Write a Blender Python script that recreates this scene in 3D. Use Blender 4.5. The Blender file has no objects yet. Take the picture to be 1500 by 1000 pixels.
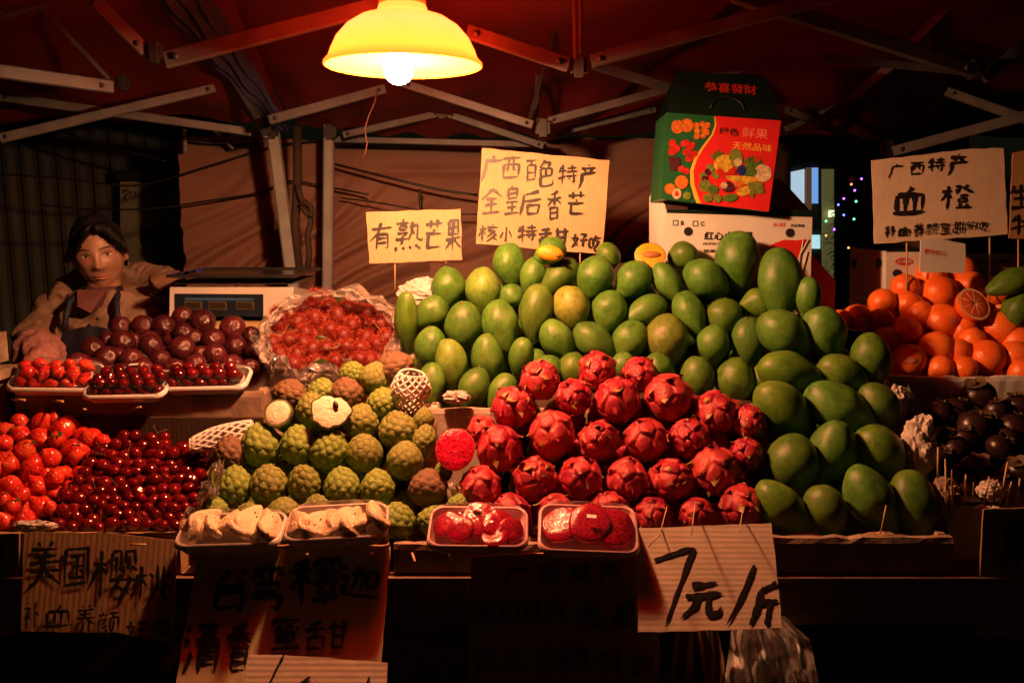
import bpy, math, random
import numpy as np
from mathutils import Vector, Matrix, noise as mnoise

S = bpy.context.scene
COL = S.collection
R = math.radians
random.seed(7)
RNG = np.random.default_rng(11)

# ---------------------------------------------------------------- camera, world, lamp
CAMZ, PITCH, F = 1.5, R(8.64), 1250.0
cam = bpy.data.cameras.new('camera')
cam_ob = bpy.data.objects.new('camera', cam)
COL.objects.link(cam_ob)
cam_ob.location = (0, 0, CAMZ)
cam_ob.rotation_euler = (R(90) - PITCH, 0, 0)
cam.sensor_width = 36.0
cam.lens = 36.0 * F / 1500.0
cam.clip_start = 0.05
cam.clip_end = 500
S.camera = cam_ob

W = bpy.data.worlds.new('World')
S.world = W
W.use_nodes = True
wn = W.node_tree
sky = wn.nodes.new('ShaderNodeTexSky')
sky.sky_type = 'NISHITA'
sky.sun_disc = False
sky.sun_elevation = R(3)
sky.sun_rotation = R(200)
wn.links.new(sky.outputs[0], wn.nodes['Background'].inputs[0])
wn.nodes['Background'].inputs[1].default_value = 0.0012

S.view_settings.view_transform = 'Standard'
S.view_settings.look = 'None'
S.view_settings.gamma = 1
S.view_settings.use_curve_mapping = False
S.view_settings.exposure = 0
S.render.engine = 'CYCLES'
S.cycles.use_denoising = True
S.cycles.max_bounces = 6
S.cycles.diffuse_bounces = 2
S.cycles.glossy_bounces = 3
S.cycles.transmission_bounces = 4
S.cycles.transparent_max_bounces = 10
S.cycles.sample_clamp_indirect = 2.5
S.cycles.sample_clamp_direct = 0
S.cycles.caustics_reflective = False
S.cycles.caustics_refractive = False
BULB_STRENGTH = 2050.0
BULB_COL = (1.0, 0.47, 0.20)
SHADE_COL = (42.0, .95, 0.07)

# ---------------------------------------------------------------- pixel ray to world point
ST, CT = math.sin(PITCH), math.cos(PITCH)
def ray(px, py):
    x = (px - 750.0) / F
    y = (500.0 - py) / F
    return Vector((x, CT + ST * y, -ST + CT * y))
def at(px, py, Y):
    d = ray(px, py)
    k = Y / d.y
    return Vector((d.x * k, Y, CAMZ + d.z * k))
def ps(px, Y):
    """metres for a width of px photograph pixels at distance Y"""
    return px * Y / F

class Plane:
    """tilted plane in the scene; x to the right, y up along the plane, n towards the viewer"""
    def __init__(s, px, py, Y, tilt=0, yaw=0, roll=0):
        s.o = at(px, py, Y)
        s.x = Vector((math.cos(R(yaw)), math.sin(R(yaw)), 0))
        back = Vector((-math.sin(R(yaw)), math.cos(R(yaw)), 0))
        s.y = (back * math.sin(R(tilt)) + Vector((0, 0, 1)) * math.cos(R(tilt)))
        s.n = s.x.cross(s.y)
        if roll:
            q = Matrix.Rotation(R(roll), 3, s.n)
            s.x = q @ s.x; s.y = q @ s.y
    def hit(s, px, py, off=0.0):
        d = ray(px, py)
        c = Vector((0, 0, CAMZ))
        k = (s.o - c).dot(s.n) / d.dot(s.n)
        return c + d * k + s.n * off

# ---------------------------------------------------------------- object helpers
def tag(o, label=None, cat=None, group=None, kind=None):
    if label: o['label'] = label
    if cat: o['category'] = cat
    if group: o['group'] = group
    if kind: o['kind'] = kind
    return o
def empty(name, loc, label=None, cat=None, group=None, rot=None):
    o = bpy.data.objects.new(name, None)
    o.empty_display_size = 0.05
    COL.objects.link(o)
    o.location = loc
    if rot is not None: o.rotation_euler = rot
    return tag(o, label, cat, group)
def mesh(name, V, Fc, smooth=True, mats=(), fm=None):
    m = bpy.data.meshes.new(name)
    m.from_pydata([tuple(v) for v in V], [], [tuple(f) for f in Fc])
    m.update()
    for a in mats: m.materials.append(a)
    if smooth and len(m.polygons):
        m.polygons.foreach_set('use_smooth', [True] * len(m.polygons))
    if fm is not None:
        m.polygons.foreach_set('material_index', list(fm))
    return m
def link(name, m, parent=None, loc=None):
    o = bpy.data.objects.new(name, m)
    COL.objects.link(o)
    if parent: o.parent = parent
    if loc is not None: o.location = loc
    return o
class MB:
    """collects boxes, tubes and polygons in world space, linked as one mesh object"""
    def __init__(s): s.v = []; s.f = []; s.m = []; s.sm = []
    def add(s, V, Fc, mi=0, smooth=False):
        b = len(s.v)
        s.v += [tuple(v) for v in V]
        s.f += [tuple(i + b for i in f) for f in Fc]
        s.m += [mi] * len(Fc)
        s.sm += [smooth] * len(Fc)
        return s
    def box(s, lo, hi, mi=0):
        x0, y0, z0 = lo; x1, y1, z1 = hi
        V = [(x0,y0,z0),(x1,y0,z0),(x1,y1,z0),(x0,y1,z0),(x0,y0,z1),(x1,y0,z1),(x1,y1,z1),(x0,y1,z1)]
        return s.add(V, [(0,3,2,1),(4,5,6,7),(0,1,5,4),(1,2,6,5),(2,3,7,6),(3,0,4,7)], mi)
    def slab(s, P, n, t, mi=0):
        """polygon P extruded backwards along -n by t"""
        k = len(P)
        V = list(P) + [Vector(p) - n * t for p in P]
        Fc = [tuple(range(k)), tuple(range(2 * k - 1, k - 1, -1))]
        Fc += [(i, i + k, (i + 1) % k + k, (i + 1) % k) for i in range(k)]
        return s.add(V, Fc, mi)
    def beam(s, a, b, w, h, mi=0):
        a = Vector(a); b = Vector(b)
        d = (b - a).normalized()
        up = Vector((0, 0, 1)) if abs(d.z) < 0.9 else Vector((0, 1, 0))
        r = d.cross(up).normalized(); u = r.cross(d).normalized()
        V = []
        e = min(w, h) * .18
        prof = [(-w/2+e,-h/2),(w/2-e,-h/2),(w/2,-h/2+e),(w/2,h/2-e),(w/2-e,h/2),(-w/2+e,h/2),(-w/2,h/2-e),(-w/2,-h/2+e)]
        for p in (a, b):
            for q in prof: V.append(p + r * q[0] + u * q[1])
        Fc = [tuple(range(7, -1, -1)), tuple(range(8, 16))]
        Fc += [(i, (i + 1) % 8, (i + 1) % 8 + 8, i + 8) for i in range(8)]
        return s.add(V, Fc, mi)
    def tube(s, pts, r, sides=6, mi=0, taper=None):
        pts = [Vector(p) for p in pts]
        n = len(pts); V = []
        pr = None
        for i, p in enumerate(pts):
            d = (pts[min(i + 1, n - 1)] - pts[max(i - 1, 0)])
            d = d.normalized() if d.length > 1e-9 else Vector((0, 0, 1))
            if pr is None:
                up = Vector((0, 0, 1)) if abs(d.z) < 0.9 else Vector((1, 0, 0))
                pr = d.cross(up).normalized()
            else:
                pr = (pr - d * pr.dot(d)).normalized()
            u = d.cross(pr)
            rr = r * (taper[i] if taper else 1)
            for k in range(sides):
                a = 2 * math.pi * k / sides
                V.append(p + pr * math.cos(a) * rr + u * math.sin(a) * rr)
        Fc = []
        for i in range(n - 1):
            for k in range(sides):
                k2 = (k + 1) % sides
                Fc.append((i*sides+k, i*sides+k2, (i+1)*sides+k2, (i+1)*sides+k))
        Fc.append(tuple(range(sides - 1, -1, -1)))
        Fc.append(tuple(range((n - 1) * sides, n * sides)))
        return s.add(V, Fc, mi, True)
    def build(s, name, mats, parent=None, origin=None):
        if not isinstance(mats, (list, tuple)): mats = [mats]
        if parent is not None:
            inv = parent.matrix_basis.inverted() if parent.parent is None else (parent.parent.matrix_basis @ parent.matrix_basis).inverted()
            V = [inv @ Vector(v) for v in s.v]
            loc = None
        else:
            if origin is None:
                a = np.array(s.v); origin = ((a[:,0].min()+a[:,0].max())/2, (a[:,1].min()+a[:,1].max())/2, a[:,2].min())
            o_ = Vector(origin)
            V = [Vector(v) - o_ for v in s.v]; loc = origin
        m = mesh(name, V, s.f, False, mats, s.m)
        m.polygons.foreach_set('use_smooth', s.sm)
        return link(name, m, parent, loc)

def uvsphere(nu=32, nv=20):
    """unit sphere directions as array and faces; poles closed"""
    V = [(0, 0, 1)]
    for j in range(1, nv):
        t = math.pi * j / nv
        for i in range(nu):
            a = 2 * math.pi * i / nu
            V.append((math.sin(t) * math.cos(a), math.sin(t) * math.sin(a), math.cos(t)))
    V.append((0, 0, -1))
    Fc = []
    for i in range(nu):
        Fc.append((0, 1 + i, 1 + (i + 1) % nu))
    for j in range(nv - 2):
        for i in range(nu):
            a = 1 + j * nu + i; b = 1 + j * nu + (i + 1) % nu
            Fc.append((a, a + nu, b + nu, b))
    last = 1 + (nv - 2) * nu
    for i in range(nu):
        Fc.append((last + (i + 1) % nu, last + i, len(V) - 1))
    return np.array(V), Fc
def snoise(P, freq, seed=0, octv=3):
    """smooth pseudo noise of points, about -1..1"""
    rg = np.random.default_rng(seed)
    out = np.zeros(len(P)); amp = 1; tot = 0
    for o in range(octv):
        for k in range(5):
            d = rg.normal(size=3); d /= np.linalg.norm(d)
            out += amp * np.sin(P @ d * freq * (1 + .35 * rg.random()) + rg.random() * 6.28 + 1.3 * np.sin(P @ np.roll(d, 1) * freq * .7))
        tot += amp * 2.4; amp *= .5; freq *= 2.1
    return out / tot
def fib(n):
    i = np.arange(n) + .5
    t = np.arccos(1 - 2 * i / n); a = math.pi * (1 + 5 ** .5) * i
    return np.stack([np.sin(t)*np.cos(a), np.sin(t)*np.sin(a), np.cos(t)], 1)

# ---------------------------------------------------------------- materials
def NT(name):
    m = bpy.data.materials.new(name); m.use_nodes = True
    return m, m.node_tree, m.node_tree.nodes['Principled BSDF']
def ramp(nt, src, stops, interp='LINEAR'):
    r = nt.nodes.new('ShaderNodeValToRGB')
    r.color_ramp.interpolation = interp
    while len(r.color_ramp.elements) > 1: r.color_ramp.elements.remove(r.color_ramp.elements[-1])
    r.color_ramp.elements[0].position = stops[0][0]; r.color_ramp.elements[0].color = (*stops[0][1], 1)
    for p, c in stops[1:]:
        e = r.color_ramp.elements.new(p); e.color = (*c, 1)
    nt.links.new(src, r.inputs[0])
    return r.outputs[0]
def g(v): return (v, v, v)
def coords(nt, scale=(1, 1, 1)):
    tc = nt.nodes.new('ShaderNodeTexCoord')
    mp = nt.nodes.new('ShaderNodeMapping'); mp.inputs['Scale'].default_value = scale
    nt.links.new(tc.outputs['Object'], mp.inputs[0])
    oi = nt.nodes.new('ShaderNodeObjectInfo')
    ml = nt.nodes.new('ShaderNodeMath'); ml.operation = 'MULTIPLY'; ml.inputs[1].default_value = 60
    nt.links.new(oi.outputs['Random'], ml.inputs[0])
    return mp.outputs[0], ml.outputs[0], oi.outputs['Random']
def noi(nt, co, w, scale, detail=4, rough=.6, dist=0):
    n = nt.nodes.new('ShaderNodeTexNoise'); n.noise_dimensions = '4D'
    n.inputs['Scale'].default_value = scale; n.inputs['Detail'].default_value = detail
    n.inputs['Roughness'].default_value = rough; n.inputs['Distortion'].default_value = dist
    nt.links.new(co, n.inputs['Vector'])
    if w is not None: nt.links.new(w, n.inputs['W'])
    return n.outputs['Fac']
def voro(nt, co, scale, feature='F1', rand=1, w=None):
    n = nt.nodes.new('ShaderNodeTexVoronoi'); n.feature = feature
    n.inputs['Scale'].default_value = scale; n.inputs['Randomness'].default_value = rand
    if w is not None:
        n.voronoi_dimensions = '4D'; nt.links.new(w, n.inputs['W'])
    nt.links.new(co, n.inputs['Vector'])
    return n.outputs['Distance']
def mix(nt, fac, a, b, mode='MIX'):
    x = nt.nodes.new('ShaderNodeMix'); x.data_type = 'RGBA'; x.blend_type = mode
    for s_, v in ((0, fac), (6, a), (7, b)):
        if isinstance(v, (int, float)): x.inputs[s_].default_value = v
        elif isinstance(v, tuple): x.inputs[s_].default_value = (*v, 1)
        else: nt.links.new(v, x.inputs[s_])
    return x.outputs[2]
def bump(nt, p, h, strength=.3, dist=.002, prev=None):
    b = nt.nodes.new('ShaderNodeBump'); b.inputs['Strength'].default_value = strength
    b.inputs['Distance'].default_value = dist
    nt.links.new(h, b.inputs['Height'])
    if prev is not None: nt.links.new(prev, b.inputs['Normal'])
    nt.links.new(b.outputs[0], p.inputs['Normal'])
    return b.outputs[0]
def M(name, c1, c2=None, scale=30, rough=.5, bs=0, bscale=200, metal=0, spec=.5, stretch=(1,1,1), rr=None, coat=0):
    m, nt, p = NT(name)
    co, w, rnd = coords(nt, stretch)
    n = noi(nt, co, w, scale)
    c2 = c2 or tuple(x * .75 for x in c1)
    nt.links.new(ramp(nt, n, [(.3, c2), (.7, c1)]), p.inputs['Base Color'])
    p.inputs['Roughness'].default_value = rough
    if rr:
        nt.links.new(ramp(nt, noi(nt, co, w, scale * 2.3), [(.3, g(rr[0])), (.7, g(rr[1]))]), p.inputs['Roughness'])
    p.inputs['Metallic'].default_value = metal
    p.inputs['Specular IOR Level'].default_value = spec
    p.inputs['Coat Weight'].default_value = coat
    if bs: bump(nt, p, noi(nt, co, w, bscale), bs, .003)
    return m
def EM(name, c, s):
    m, nt, p = NT(name)
    p.inputs['Base Color'].default_value = (*[min(1, x) for x in c], 1)
    p.inputs['Emission Color'].default_value = (*c, 1); p.inputs['Emission Strength'].default_value = s
    return m
def film_mat(name, base=(.9, .9, .9), clear=.85, rough=.08, bs=.5, bscale=40, ramp_=None, ior=1.5):
    m, nt, p = NT(name)
    co, w, rnd = coords(nt, (1, 1, 1))
    p.inputs['Base Color'].default_value = (*base, 1)
    p.inputs['Roughness'].default_value = .6
    p.inputs['Specular IOR Level'].default_value = 0
    bn = nt.nodes.new('ShaderNodeBump'); bn.inputs['Strength'].default_value = bs; bn.inputs['Distance'].default_value = .004
    nt.links.new(noi(nt, co, w, bscale, 3, .55, 1.2), bn.inputs['Height'])
    nt.links.new(bn.outputs[0], p.inputs['Normal'])
    gl = nt.nodes.new('ShaderNodeBsdfGlossy'); gl.inputs['Roughness'].default_value = rough
    nt.links.new(bn.outputs[0], gl.inputs['Normal'])
    tr = nt.nodes.new('ShaderNodeBsdfTransparent')
    mx = nt.nodes.new('ShaderNodeMixShader'); m2 = nt.nodes.new('ShaderNodeMixShader')
    fr = nt.nodes.new('ShaderNodeFresnel'); fr.inputs['IOR'].default_value = ior
    nt.links.new(bn.outputs[0], fr.inputs['Normal'])
    out = nt.nodes['Material Output']
    if ramp_:
        f = ramp(nt, noi(nt, co, w, ramp_[0], 4, .6, 1.5), [(.40, g(ramp_[1])), (.60, g(ramp_[2]))])
        nt.links.new(f, mx.inputs[0])
    else: mx.inputs[0].default_value = clear
    tl = nt.nodes.new('ShaderNodeBsdfTranslucent'); tl.inputs[0].default_value = (*base, 1)
    m3 = nt.nodes.new('ShaderNodeMixShader'); m3.inputs[0].default_value = .4
    nt.links.new(p.outputs[0], m3.inputs[1]); nt.links.new(tl.outputs[0], m3.inputs[2])
    nt.links.new(m3.outputs[0], mx.inputs[1]); nt.links.new(tr.outputs[0], mx.inputs[2])
    fm = nt.nodes.new('ShaderNodeMath'); fm.operation = 'MULTIPLY'; fm.inputs[1].default_value = .55; nt.links.new(fr.outputs[0], fm.inputs[0]); nt.links.new(fm.outputs[0], m2.inputs[0]); nt.links.new(mx.outputs[0], m2.inputs[1]); nt.links.new(gl.outputs[0], m2.inputs[2])
    nt.links.new(m2.outputs[0], out.inputs[0])
    return m

def fruit_mango(name, ca, cb, cc, scar=0):
    m, nt, p = NT(name)
    co, w, rnd = coords(nt)
    n = noi(nt, co, w, 1.6, 3, .5)
    base = ramp(nt, n, [(.40, ca), (.5, cb), (.61, cc)])
    fine = noi(nt, co, w, 9, 6, .8)
    base = mix(nt, .5, base, ramp(nt, fine, [(.40, tuple(x*.5 for x in cb)), (.60, tuple(min(1, x*1.4) for x in cb))]))
    base = mix(nt, ramp(nt, voro(nt, co, 6, w=w), [(.10, g(.8)), (.17, g(0))]), base, (.05, .045, .012))
    base = mix(nt, ramp(nt, voro(nt, co, 15, w=w), [(.09, g(.6)), (.18, g(0))]), base, cc)
    base = mix(nt, ramp(nt, noi(nt, co, w, 5, 6, .8, .3), [(.54, g(0)), (.64, g(.6))]), base, (.11,.10,.018))
    sc = noi(nt, co, w, 2.3, 6, .75, .6)
    t = .665 - scar
    base = mix(nt, ramp(nt, sc, [(t, g(0)), (t + .035, g(.75))]), base, (.13, .065, .022))
    base = mix(nt, ramp(nt, rnd, [(0, g(.0)), (.6, g(.12)), (1, g(.45))]), base, (.02, .055, .008))
    nt.links.new(base, p.inputs['Base Color'])
    nt.links.new(ramp(nt, fine, [(.3, g(.36)), (.7, g(.55))]), p.inputs['Roughness'])
    p.inputs['Specular IOR Level'].default_value = .4
    nb = bump(nt, p, fine, .12, .01)
    return m
mango_mats = [fruit_mango('mango_skin_green', (.042,.14,.016), (.08,.225,.026), (.13,.29,.045)),
              fruit_mango('mango_skin_yellow_green', (.08,.20,.02), (.14,.28,.035), (.21,.34,.06), .04),
              fruit_mango('mango_skin_deep_green', (.04,.11,.01), (.08,.19,.015), (.14,.25,.025)),
              fruit_mango('mango_skin_scarred', (.14,.23,.025), (.22,.30,.04), (.30,.35,.07), .10)]

def attr(nt, name):
    a = nt.nodes.new('ShaderNodeAttribute'); a.attribute_name = name
    return a.outputs['Fac']
def dragon_mat():
    m, nt, p = NT('dragon_fruit_skin')
    co, w, rnd = coords(nt)
    n = noi(nt, co, w, 2.6, 4, .6)
    b = ramp(nt, n, [(.40, (.17,.006,.022)), (.5, (.32,.014,.034)), (.62, (.46,.055,.055))])
    e = attr(nt, 'crest')
    b = mix(nt, ramp(nt, e, [(.5, g(0)), (.98, g(.22))]), b, (.62,.14,.08))
    b = mix(nt, ramp(nt, rnd, [(.55, g(0)), (1, g(.35))]), b, (.55,.09,.06))
    b = mix(nt, ramp(nt, noi(nt, co, w, 9, 6, .7), [(.62, g(0)), (.68, g(.5))]), b, (.20,.06,.03))
    nt.links.new(b, p.inputs['Base Color'])
    nt.links.new(ramp(nt, n, [(.3, g(.28)), (.7, g(.42))]), p.inputs['Roughness'])
    p.inputs['Specular IOR Level'].default_value = .35
    bump(nt, p, noi(nt, co, w, 16, 4), .25, .02)
    return m
dragon_skin = dragon_mat()
bract_green = M('bract_tip', (.24,.26,.06), (.34,.10,.045), 14, .5, .2, 60)
def custard_mat(name, top, mid, groove, brown):
    m, nt, p = NT(name)
    co, w, rnd = coords(nt)
    n = noi(nt, co, w, 3, 4, .6)
    e = attr(nt, 'crest')
    b = ramp(nt, e, [(.05, groove), (.5, mid), (.95, top)])
    t = .62 - brown
    b = mix(nt, ramp(nt, noi(nt, co, w, 2.4, 5, .7), [(t, g(0)), (t + .09, g(.8))]), b, (.10,.062,.022))
    f = noi(nt, co, w, 14, 5, .7)
    b = mix(nt, .5, b, ramp(nt, f, [(.3, tuple(x*.5 for x in mid)), (.7, tuple(min(1,x*1.3) for x in top))]))
    nt.links.new(b, p.inputs['Base Color'])
    p.inputs['Roughness'].default_value = .62
    bump(nt, p, f, .35, .02)
    return m
custard_mats = [custard_mat('custard_apple_green', (.24,.38,.05), (.11,.20,.025), (.018,.024,.007), .03),
                custard_mat('custard_apple_olive', (.24,.31,.055), (.11,.15,.028), (.018,.018,.007), .06),
                custard_mat('custard_apple_brown', (.20,.12,.055), (.12,.066,.03), (.035,.02,.01), .3)]
def cherry_mat(name, a, b_, rough=.12):
    m, nt, p = NT(name)
    co, w, rnd = coords(nt)
    b = ramp(nt, noi(nt, co, w, 1.5, 3), [(.3, a), (.7, b_)])
    b = mix(nt, ramp(nt, rnd, [(0, g(0)), (1, g(.7))]), b, tuple(x * .35 for x in a))
    nt.links.new(b, p.inputs['Base Color'])
    p.inputs['Roughness'].default_value = rough
    p.inputs['Specular IOR Level'].default_value = .6
    p.inputs['Subsurface Weight'].default_value = 0
    bump(nt, p, noi(nt, co, w, 5, 3), .05, .02)
    return m
cherry_skin = cherry_mat('cherry_skin', (.07,.003,.006), (.17,.006,.009), .08)
passion_skin = cherry_mat('passion_fruit_skin', (.045,.008,.012), (.11,.018,.022), .22)
def pit_bump(m, sc=5, st=.5):
    nt = m.node_tree; p = nt.nodes['Principled BSDF']
    co, w, rnd = coords(nt)
    bump(nt, p, noi(nt, co, w, sc, 5, .6), st, .04)
pit_bump(passion_skin, 5.0, .30)
def straw_mat():
    m, nt, p = NT('strawberry_skin')
    co, w, rnd = coords(nt)
    v = voro(nt, co, 7, rand=.4)
    b = ramp(nt, noi(nt, co, w, 1.6, 3), [(.40, (.45,.012,.010)), (.5, (.58,.025,.014)), (.64, (.68,.09,.035))])
    b = mix(nt, ramp(nt, v, [(.12, g(.85)), (.22, g(0))]), b, (.22,.06,.015))
    nt.links.new(b, p.inputs['Base Color'])
    p.inputs['Roughness'].default_value = .25
    bump(nt, p, ramp(nt, v, [(.10, g(.3)), (.22, g(0)), (.4, g(.8))]), .35, .05)
    return m
straw_skin = straw_mat()
def orange_mat():
    m, nt, p = NT('orange_peel')
    co, w, rnd = coords(nt)
    b = ramp(nt, noi(nt, co, w, 1.4, 3), [(.4, (.85,.14,.018)), (.52, (.96,.22,.035)), (.65, (.90,.17,.025))])
    b = mix(nt, ramp(nt, rnd, [(0, g(0)), (1, g(.4))]), b, (.72,.10,.02))
    nt.links.new(b, p.inputs['Base Color'])
    p.inputs['Roughness'].default_value = .30
    bump(nt, p, voro(nt, co, 26), .12, .02)
    return m
orange_peel = orange_mat()
rambutan_skin = M('rambutan_skin', (.17,.014,.010), (.09,.008,.006), 3, .5, .4, 12)
rambutan_hair = M('rambutan_hair', (.46,.07,.025), (.26,.016,.010), 2, .45)
mangosteen_skin = M('mangosteen_skin', (.035,.012,.012), (.014,.006,.008), 3, .30, .3, 6, rr=(.2,.5))
calyx_mat = M('calyx_brown', (.12,.07,.03), (.05,.035,.018), 8, .6, .4, 20)
leaf_mat = M('leaf_dark_green', (.035,.065,.015), (.02,.035,.01), 8, .4)
stem_mat = M('stem_green_brown', (.20,.16,.045), (.11,.07,.025), 10, .55)

def card_mat(name, a, b_, corr=0, axis=0, soil=.25):
    """corrugated cardboard; flute lines run across the given axis"""
    m, nt, p = NT(name)
    co, w, rnd = coords(nt)
    n = noi(nt, co, w, 9, 6, .65)
    b = ramp(nt, n, [(.28, b_), (.62, a)])
    fib_ = noi(nt, coords(nt, (400, 30, 30) if axis == 0 else (30, 30, 400))[0], w, 1, 3)
    b = mix(nt, .25, b, ramp(nt, fib_, [(.3, tuple(x*.6 for x in a)), (.7, tuple(min(1,x*1.25) for x in a))]))
    b = mix(nt, ramp(nt, noi(nt, co, w, 4.5, 5, .7), [(.60, g(0)), (.72, g(soil))]), b, tuple(x*.3 for x in a))
    nt.links.new(b, p.inputs['Base Color'])
    p.inputs['Roughness'].default_value = .8
    p.inputs['Specular IOR Level'].default_value = .2
    nb = bump(nt, p, n, .35, .004)
    if corr:
        wv = nt.nodes.new('ShaderNodeTexWave'); wv.wave_type = 'BANDS'
        wv.bands_direction = 'XYZ'[axis]
        wv.inputs['Scale'].default_value = corr; wv.inputs['Distortion'].default_value = .5
        wv.inputs['Detail'].default_value = 1
        nt.links.new(coords(nt)[0], wv.inputs['Vector'])
        bump(nt, p, wv.outputs['Fac'], .14, .0015, nb)
    return m
card_a = card_mat('cardboard_tan', (.56,.40,.22), (.44,.30,.16), 38, 0)
card_w = card_mat('cardboard_white_soiled', (.68,.56,.44), (.54,.42,.32), 0, 0, .4)
card_h = card_mat('cardboard_horizontal_flutes', (.70,.57,.44), (.54,.43,.32), 34, 1, .4)
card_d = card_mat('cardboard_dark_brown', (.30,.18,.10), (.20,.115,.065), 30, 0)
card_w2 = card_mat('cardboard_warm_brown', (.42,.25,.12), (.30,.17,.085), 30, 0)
card_black = card_mat('cardboard_near_black', (.055,.032,.022), (.032,.02,.015), 30, 0)  # near-black cardboard for packing boards, the tray sheet and one carton
carton_white = M('carton_white_paper', (.70,.68,.64), (.58,.55,.52), 6, .5, .1, 60)
ink = M('brush_ink_black', (.010,.009,.009), (.018,.015,.013), 60, .45)
foam_mat = M('foam_grimy_white', (.66,.58,.48), (.30,.24,.18), 12, .75, .5, 120)
foam_dirty_shaded = M('foam_stained_shaded', (.36,.26,.18), (.13,.09,.06), 22, .8, .6, 90)  # stained foam; its dark brown also stands for shade on front boxes
foam_clean = M('foam_tray_white', (.80,.76,.72), (.70,.66,.62), 10, .42, .15, 90)
net_mat = M('foam_net_white', (.80,.76,.70), (.70,.66,.60), 10, .7)
paper_mat = M('crumpled_paper', (.62,.56,.50), (.40,.34,.30), 40, .7, .3, 50)
steel_mat = M('galvanised_steel', (.15,.15,.155), (.07,.07,.075), 12, .5, .2, 60, metal=.25, spec=.5)
steel_light = M('white_painted_steel', (.36,.36,.35), (.22,.22,.22), 12, .45, .2, 60)
black_plastic = M('black_plastic', (.018,.018,.02), (.01,.01,.011), 20, .45)
wood_mat = M('weathered_wood', (.20,.12,.07), (.09,.055,.035), 6, .75, .5, 60, stretch=(1,1,8))
stick_mat = M('bamboo_stick', (.55,.36,.16), (.42,.26,.11), 20, .6)
print_red = M('printed_red', (.62,.02,.02), (.55,.016,.018), 20, .45)
print_green = M('printed_green', (.012,.11,.035), (.010,.085,.028), 20, .4)
print_dkgreen = M('printed_dark_green', (.003,.014,.007), (.002,.009,.005), 20, .4)
print_black = M('printed_black', (.015,.014,.014), None, 20, .5)
print_yellow = M('printed_yellow', (.75,.50,.06), (.70,.38,.05), 20, .45)
print_white = M('printed_white', (.78,.76,.72), None, 20, .5)
# ---------------------------------------------------------------- setting
gm, gnt, gp = NT('asphalt_night')
co, w_, _ = coords(gnt)
gnt.links.new(ramp(gnt, noi(gnt, co, None, 3, 6), [(.3, (.030,.028,.026)), (.7, (.065,.06,.055))]), gp.inputs['Base Color'])
gp.inputs['Roughness'].default_value = .8
bump(gnt, gp, noi(gnt, co, None, 90, 4), .5, .01)
gr = MB()
gr.add([(-60,-20,0),(60,-20,0),(60,90,0),(-60,90,0)], [(0,1,2,3)])
tag(gr.build('ground', gm, None, (0,0,0)), kind='structure')

# table: top planks over two boards on legs
TOPZ = at(750, 832, 1.52).z
tb = empty('stall_table', (0, 1.9, 0), 'long rough wooden stall table carrying all the fruit boxes', 'table')
yy = 1.50
k = 0
while yy < 2.74:
    MB().box((-1.5, yy, TOPZ - .03), (1.9, yy + .148, TOPZ - random.uniform(0, .003))).build('plank', wood_mat, tb)
    yy += .155
MB().box((-1.5, 1.485, TOPZ - .095), (1.9, 1.497, TOPZ - .004)).build('front_board', wood_mat, tb)
for x in (-1.2, 0, 1.3):
    for y in (1.56, 2.6):
        MB().box((x - .03, y - .03, 0.001), (x + .03, y + .03, TOPZ - .032)).build('leg', wood_mat, tb)

# left shutter, panel, tarp
def corr_wall(x0, x1, y, z0, z1, pitch=.09, depth=.025):
    V = []; Fc = []
    n = int((x1 - x0) / pitch * 4)
    for i in range(n + 1):
        x = x0 + (x1 - x0) * i / n
        d = depth if (i // 2) % 2 else 0
        V += [(x, y - d, z0), (x, y - d, z1)]
    for i in range(n): Fc.append((2*i, 2*i+2, 2*i+3, 2*i+1))
    return V, Fc
V, Fc = corr_wall(-3.6, -1.45, 4.4, 0, 2.25)
w = MB(); w.add(V, Fc); w.box((-3.62, 4.401, 0), (-1.44, 4.46, 2.25))
tag(w.build('shutter_wall', M('grey_corrugated_steel', (.09,.10,.08), (.05,.055,.045), 5, .6, .1, 40)), 'grey corrugated metal shutter wall in the dark behind the seller', 'wall')

pa = empty('door_panel', at(220, 480, 4.2), 'pale scuffed metal door panel with a black lock box, left of the tarp', 'door')
P = Plane(220, 330, 4.2)
b = MB(); b.slab([P.hit(x, y) for x, y in ((176, 560), (268, 560), (268, 266), (176, 266))], P.n, .04)
b.build('panel', M('scuffed_cream_paint', (.27,.26,.19), (.15,.145,.11), 4, .55, .15, 30), pa)
b = MB(); b.slab([P.hit(x, y, .04) for x, y in ((212, 352), (240, 352), (240, 334), (212, 334))], P.n, .038); b.build('lock_box', black_plastic, pa)
b = MB(); b.tube([P.hit(x, y, .03) for x, y in ((238, 333), (258, 334))], .008); b.tube([P.hit(x, y, .03) for x, y in ((213, 350), (216, 362), (221, 367), (225, 362), (226, 352))], .005); b.build('latch', black_plastic, pa)
b = MB(); b.slab([P.hit(x, y, .05) for x, y in ((176, 264), (268, 264), (268, 249), (176, 249))], P.n, .09); b.build('lintel', black_plastic, pa)
b = MB()
for x0, y0, x1, y1 in ((243,300,266,299),(246,313,266,311)): b.slab([P.hit(x0,y0+3,.004),P.hit(x1,y1+3,.004),P.hit(x1,y1-2,.004),P.hit(x0,y0-2,.004)], P.n, .003)
b.tube([P.hit(x,y,.004) for x,y in ((180,283),(182,279),(187,279),(190,282),(185,286),(182,293))], .004)
for i in range(9): b.tube([P.hit(193+i*6+random.uniform(-1,1),y,.004) for y in (280+random.uniform(-2,1),287+random.uniform(-2,2))], .0025)
b.build('scribble', print_black, pa)

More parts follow.
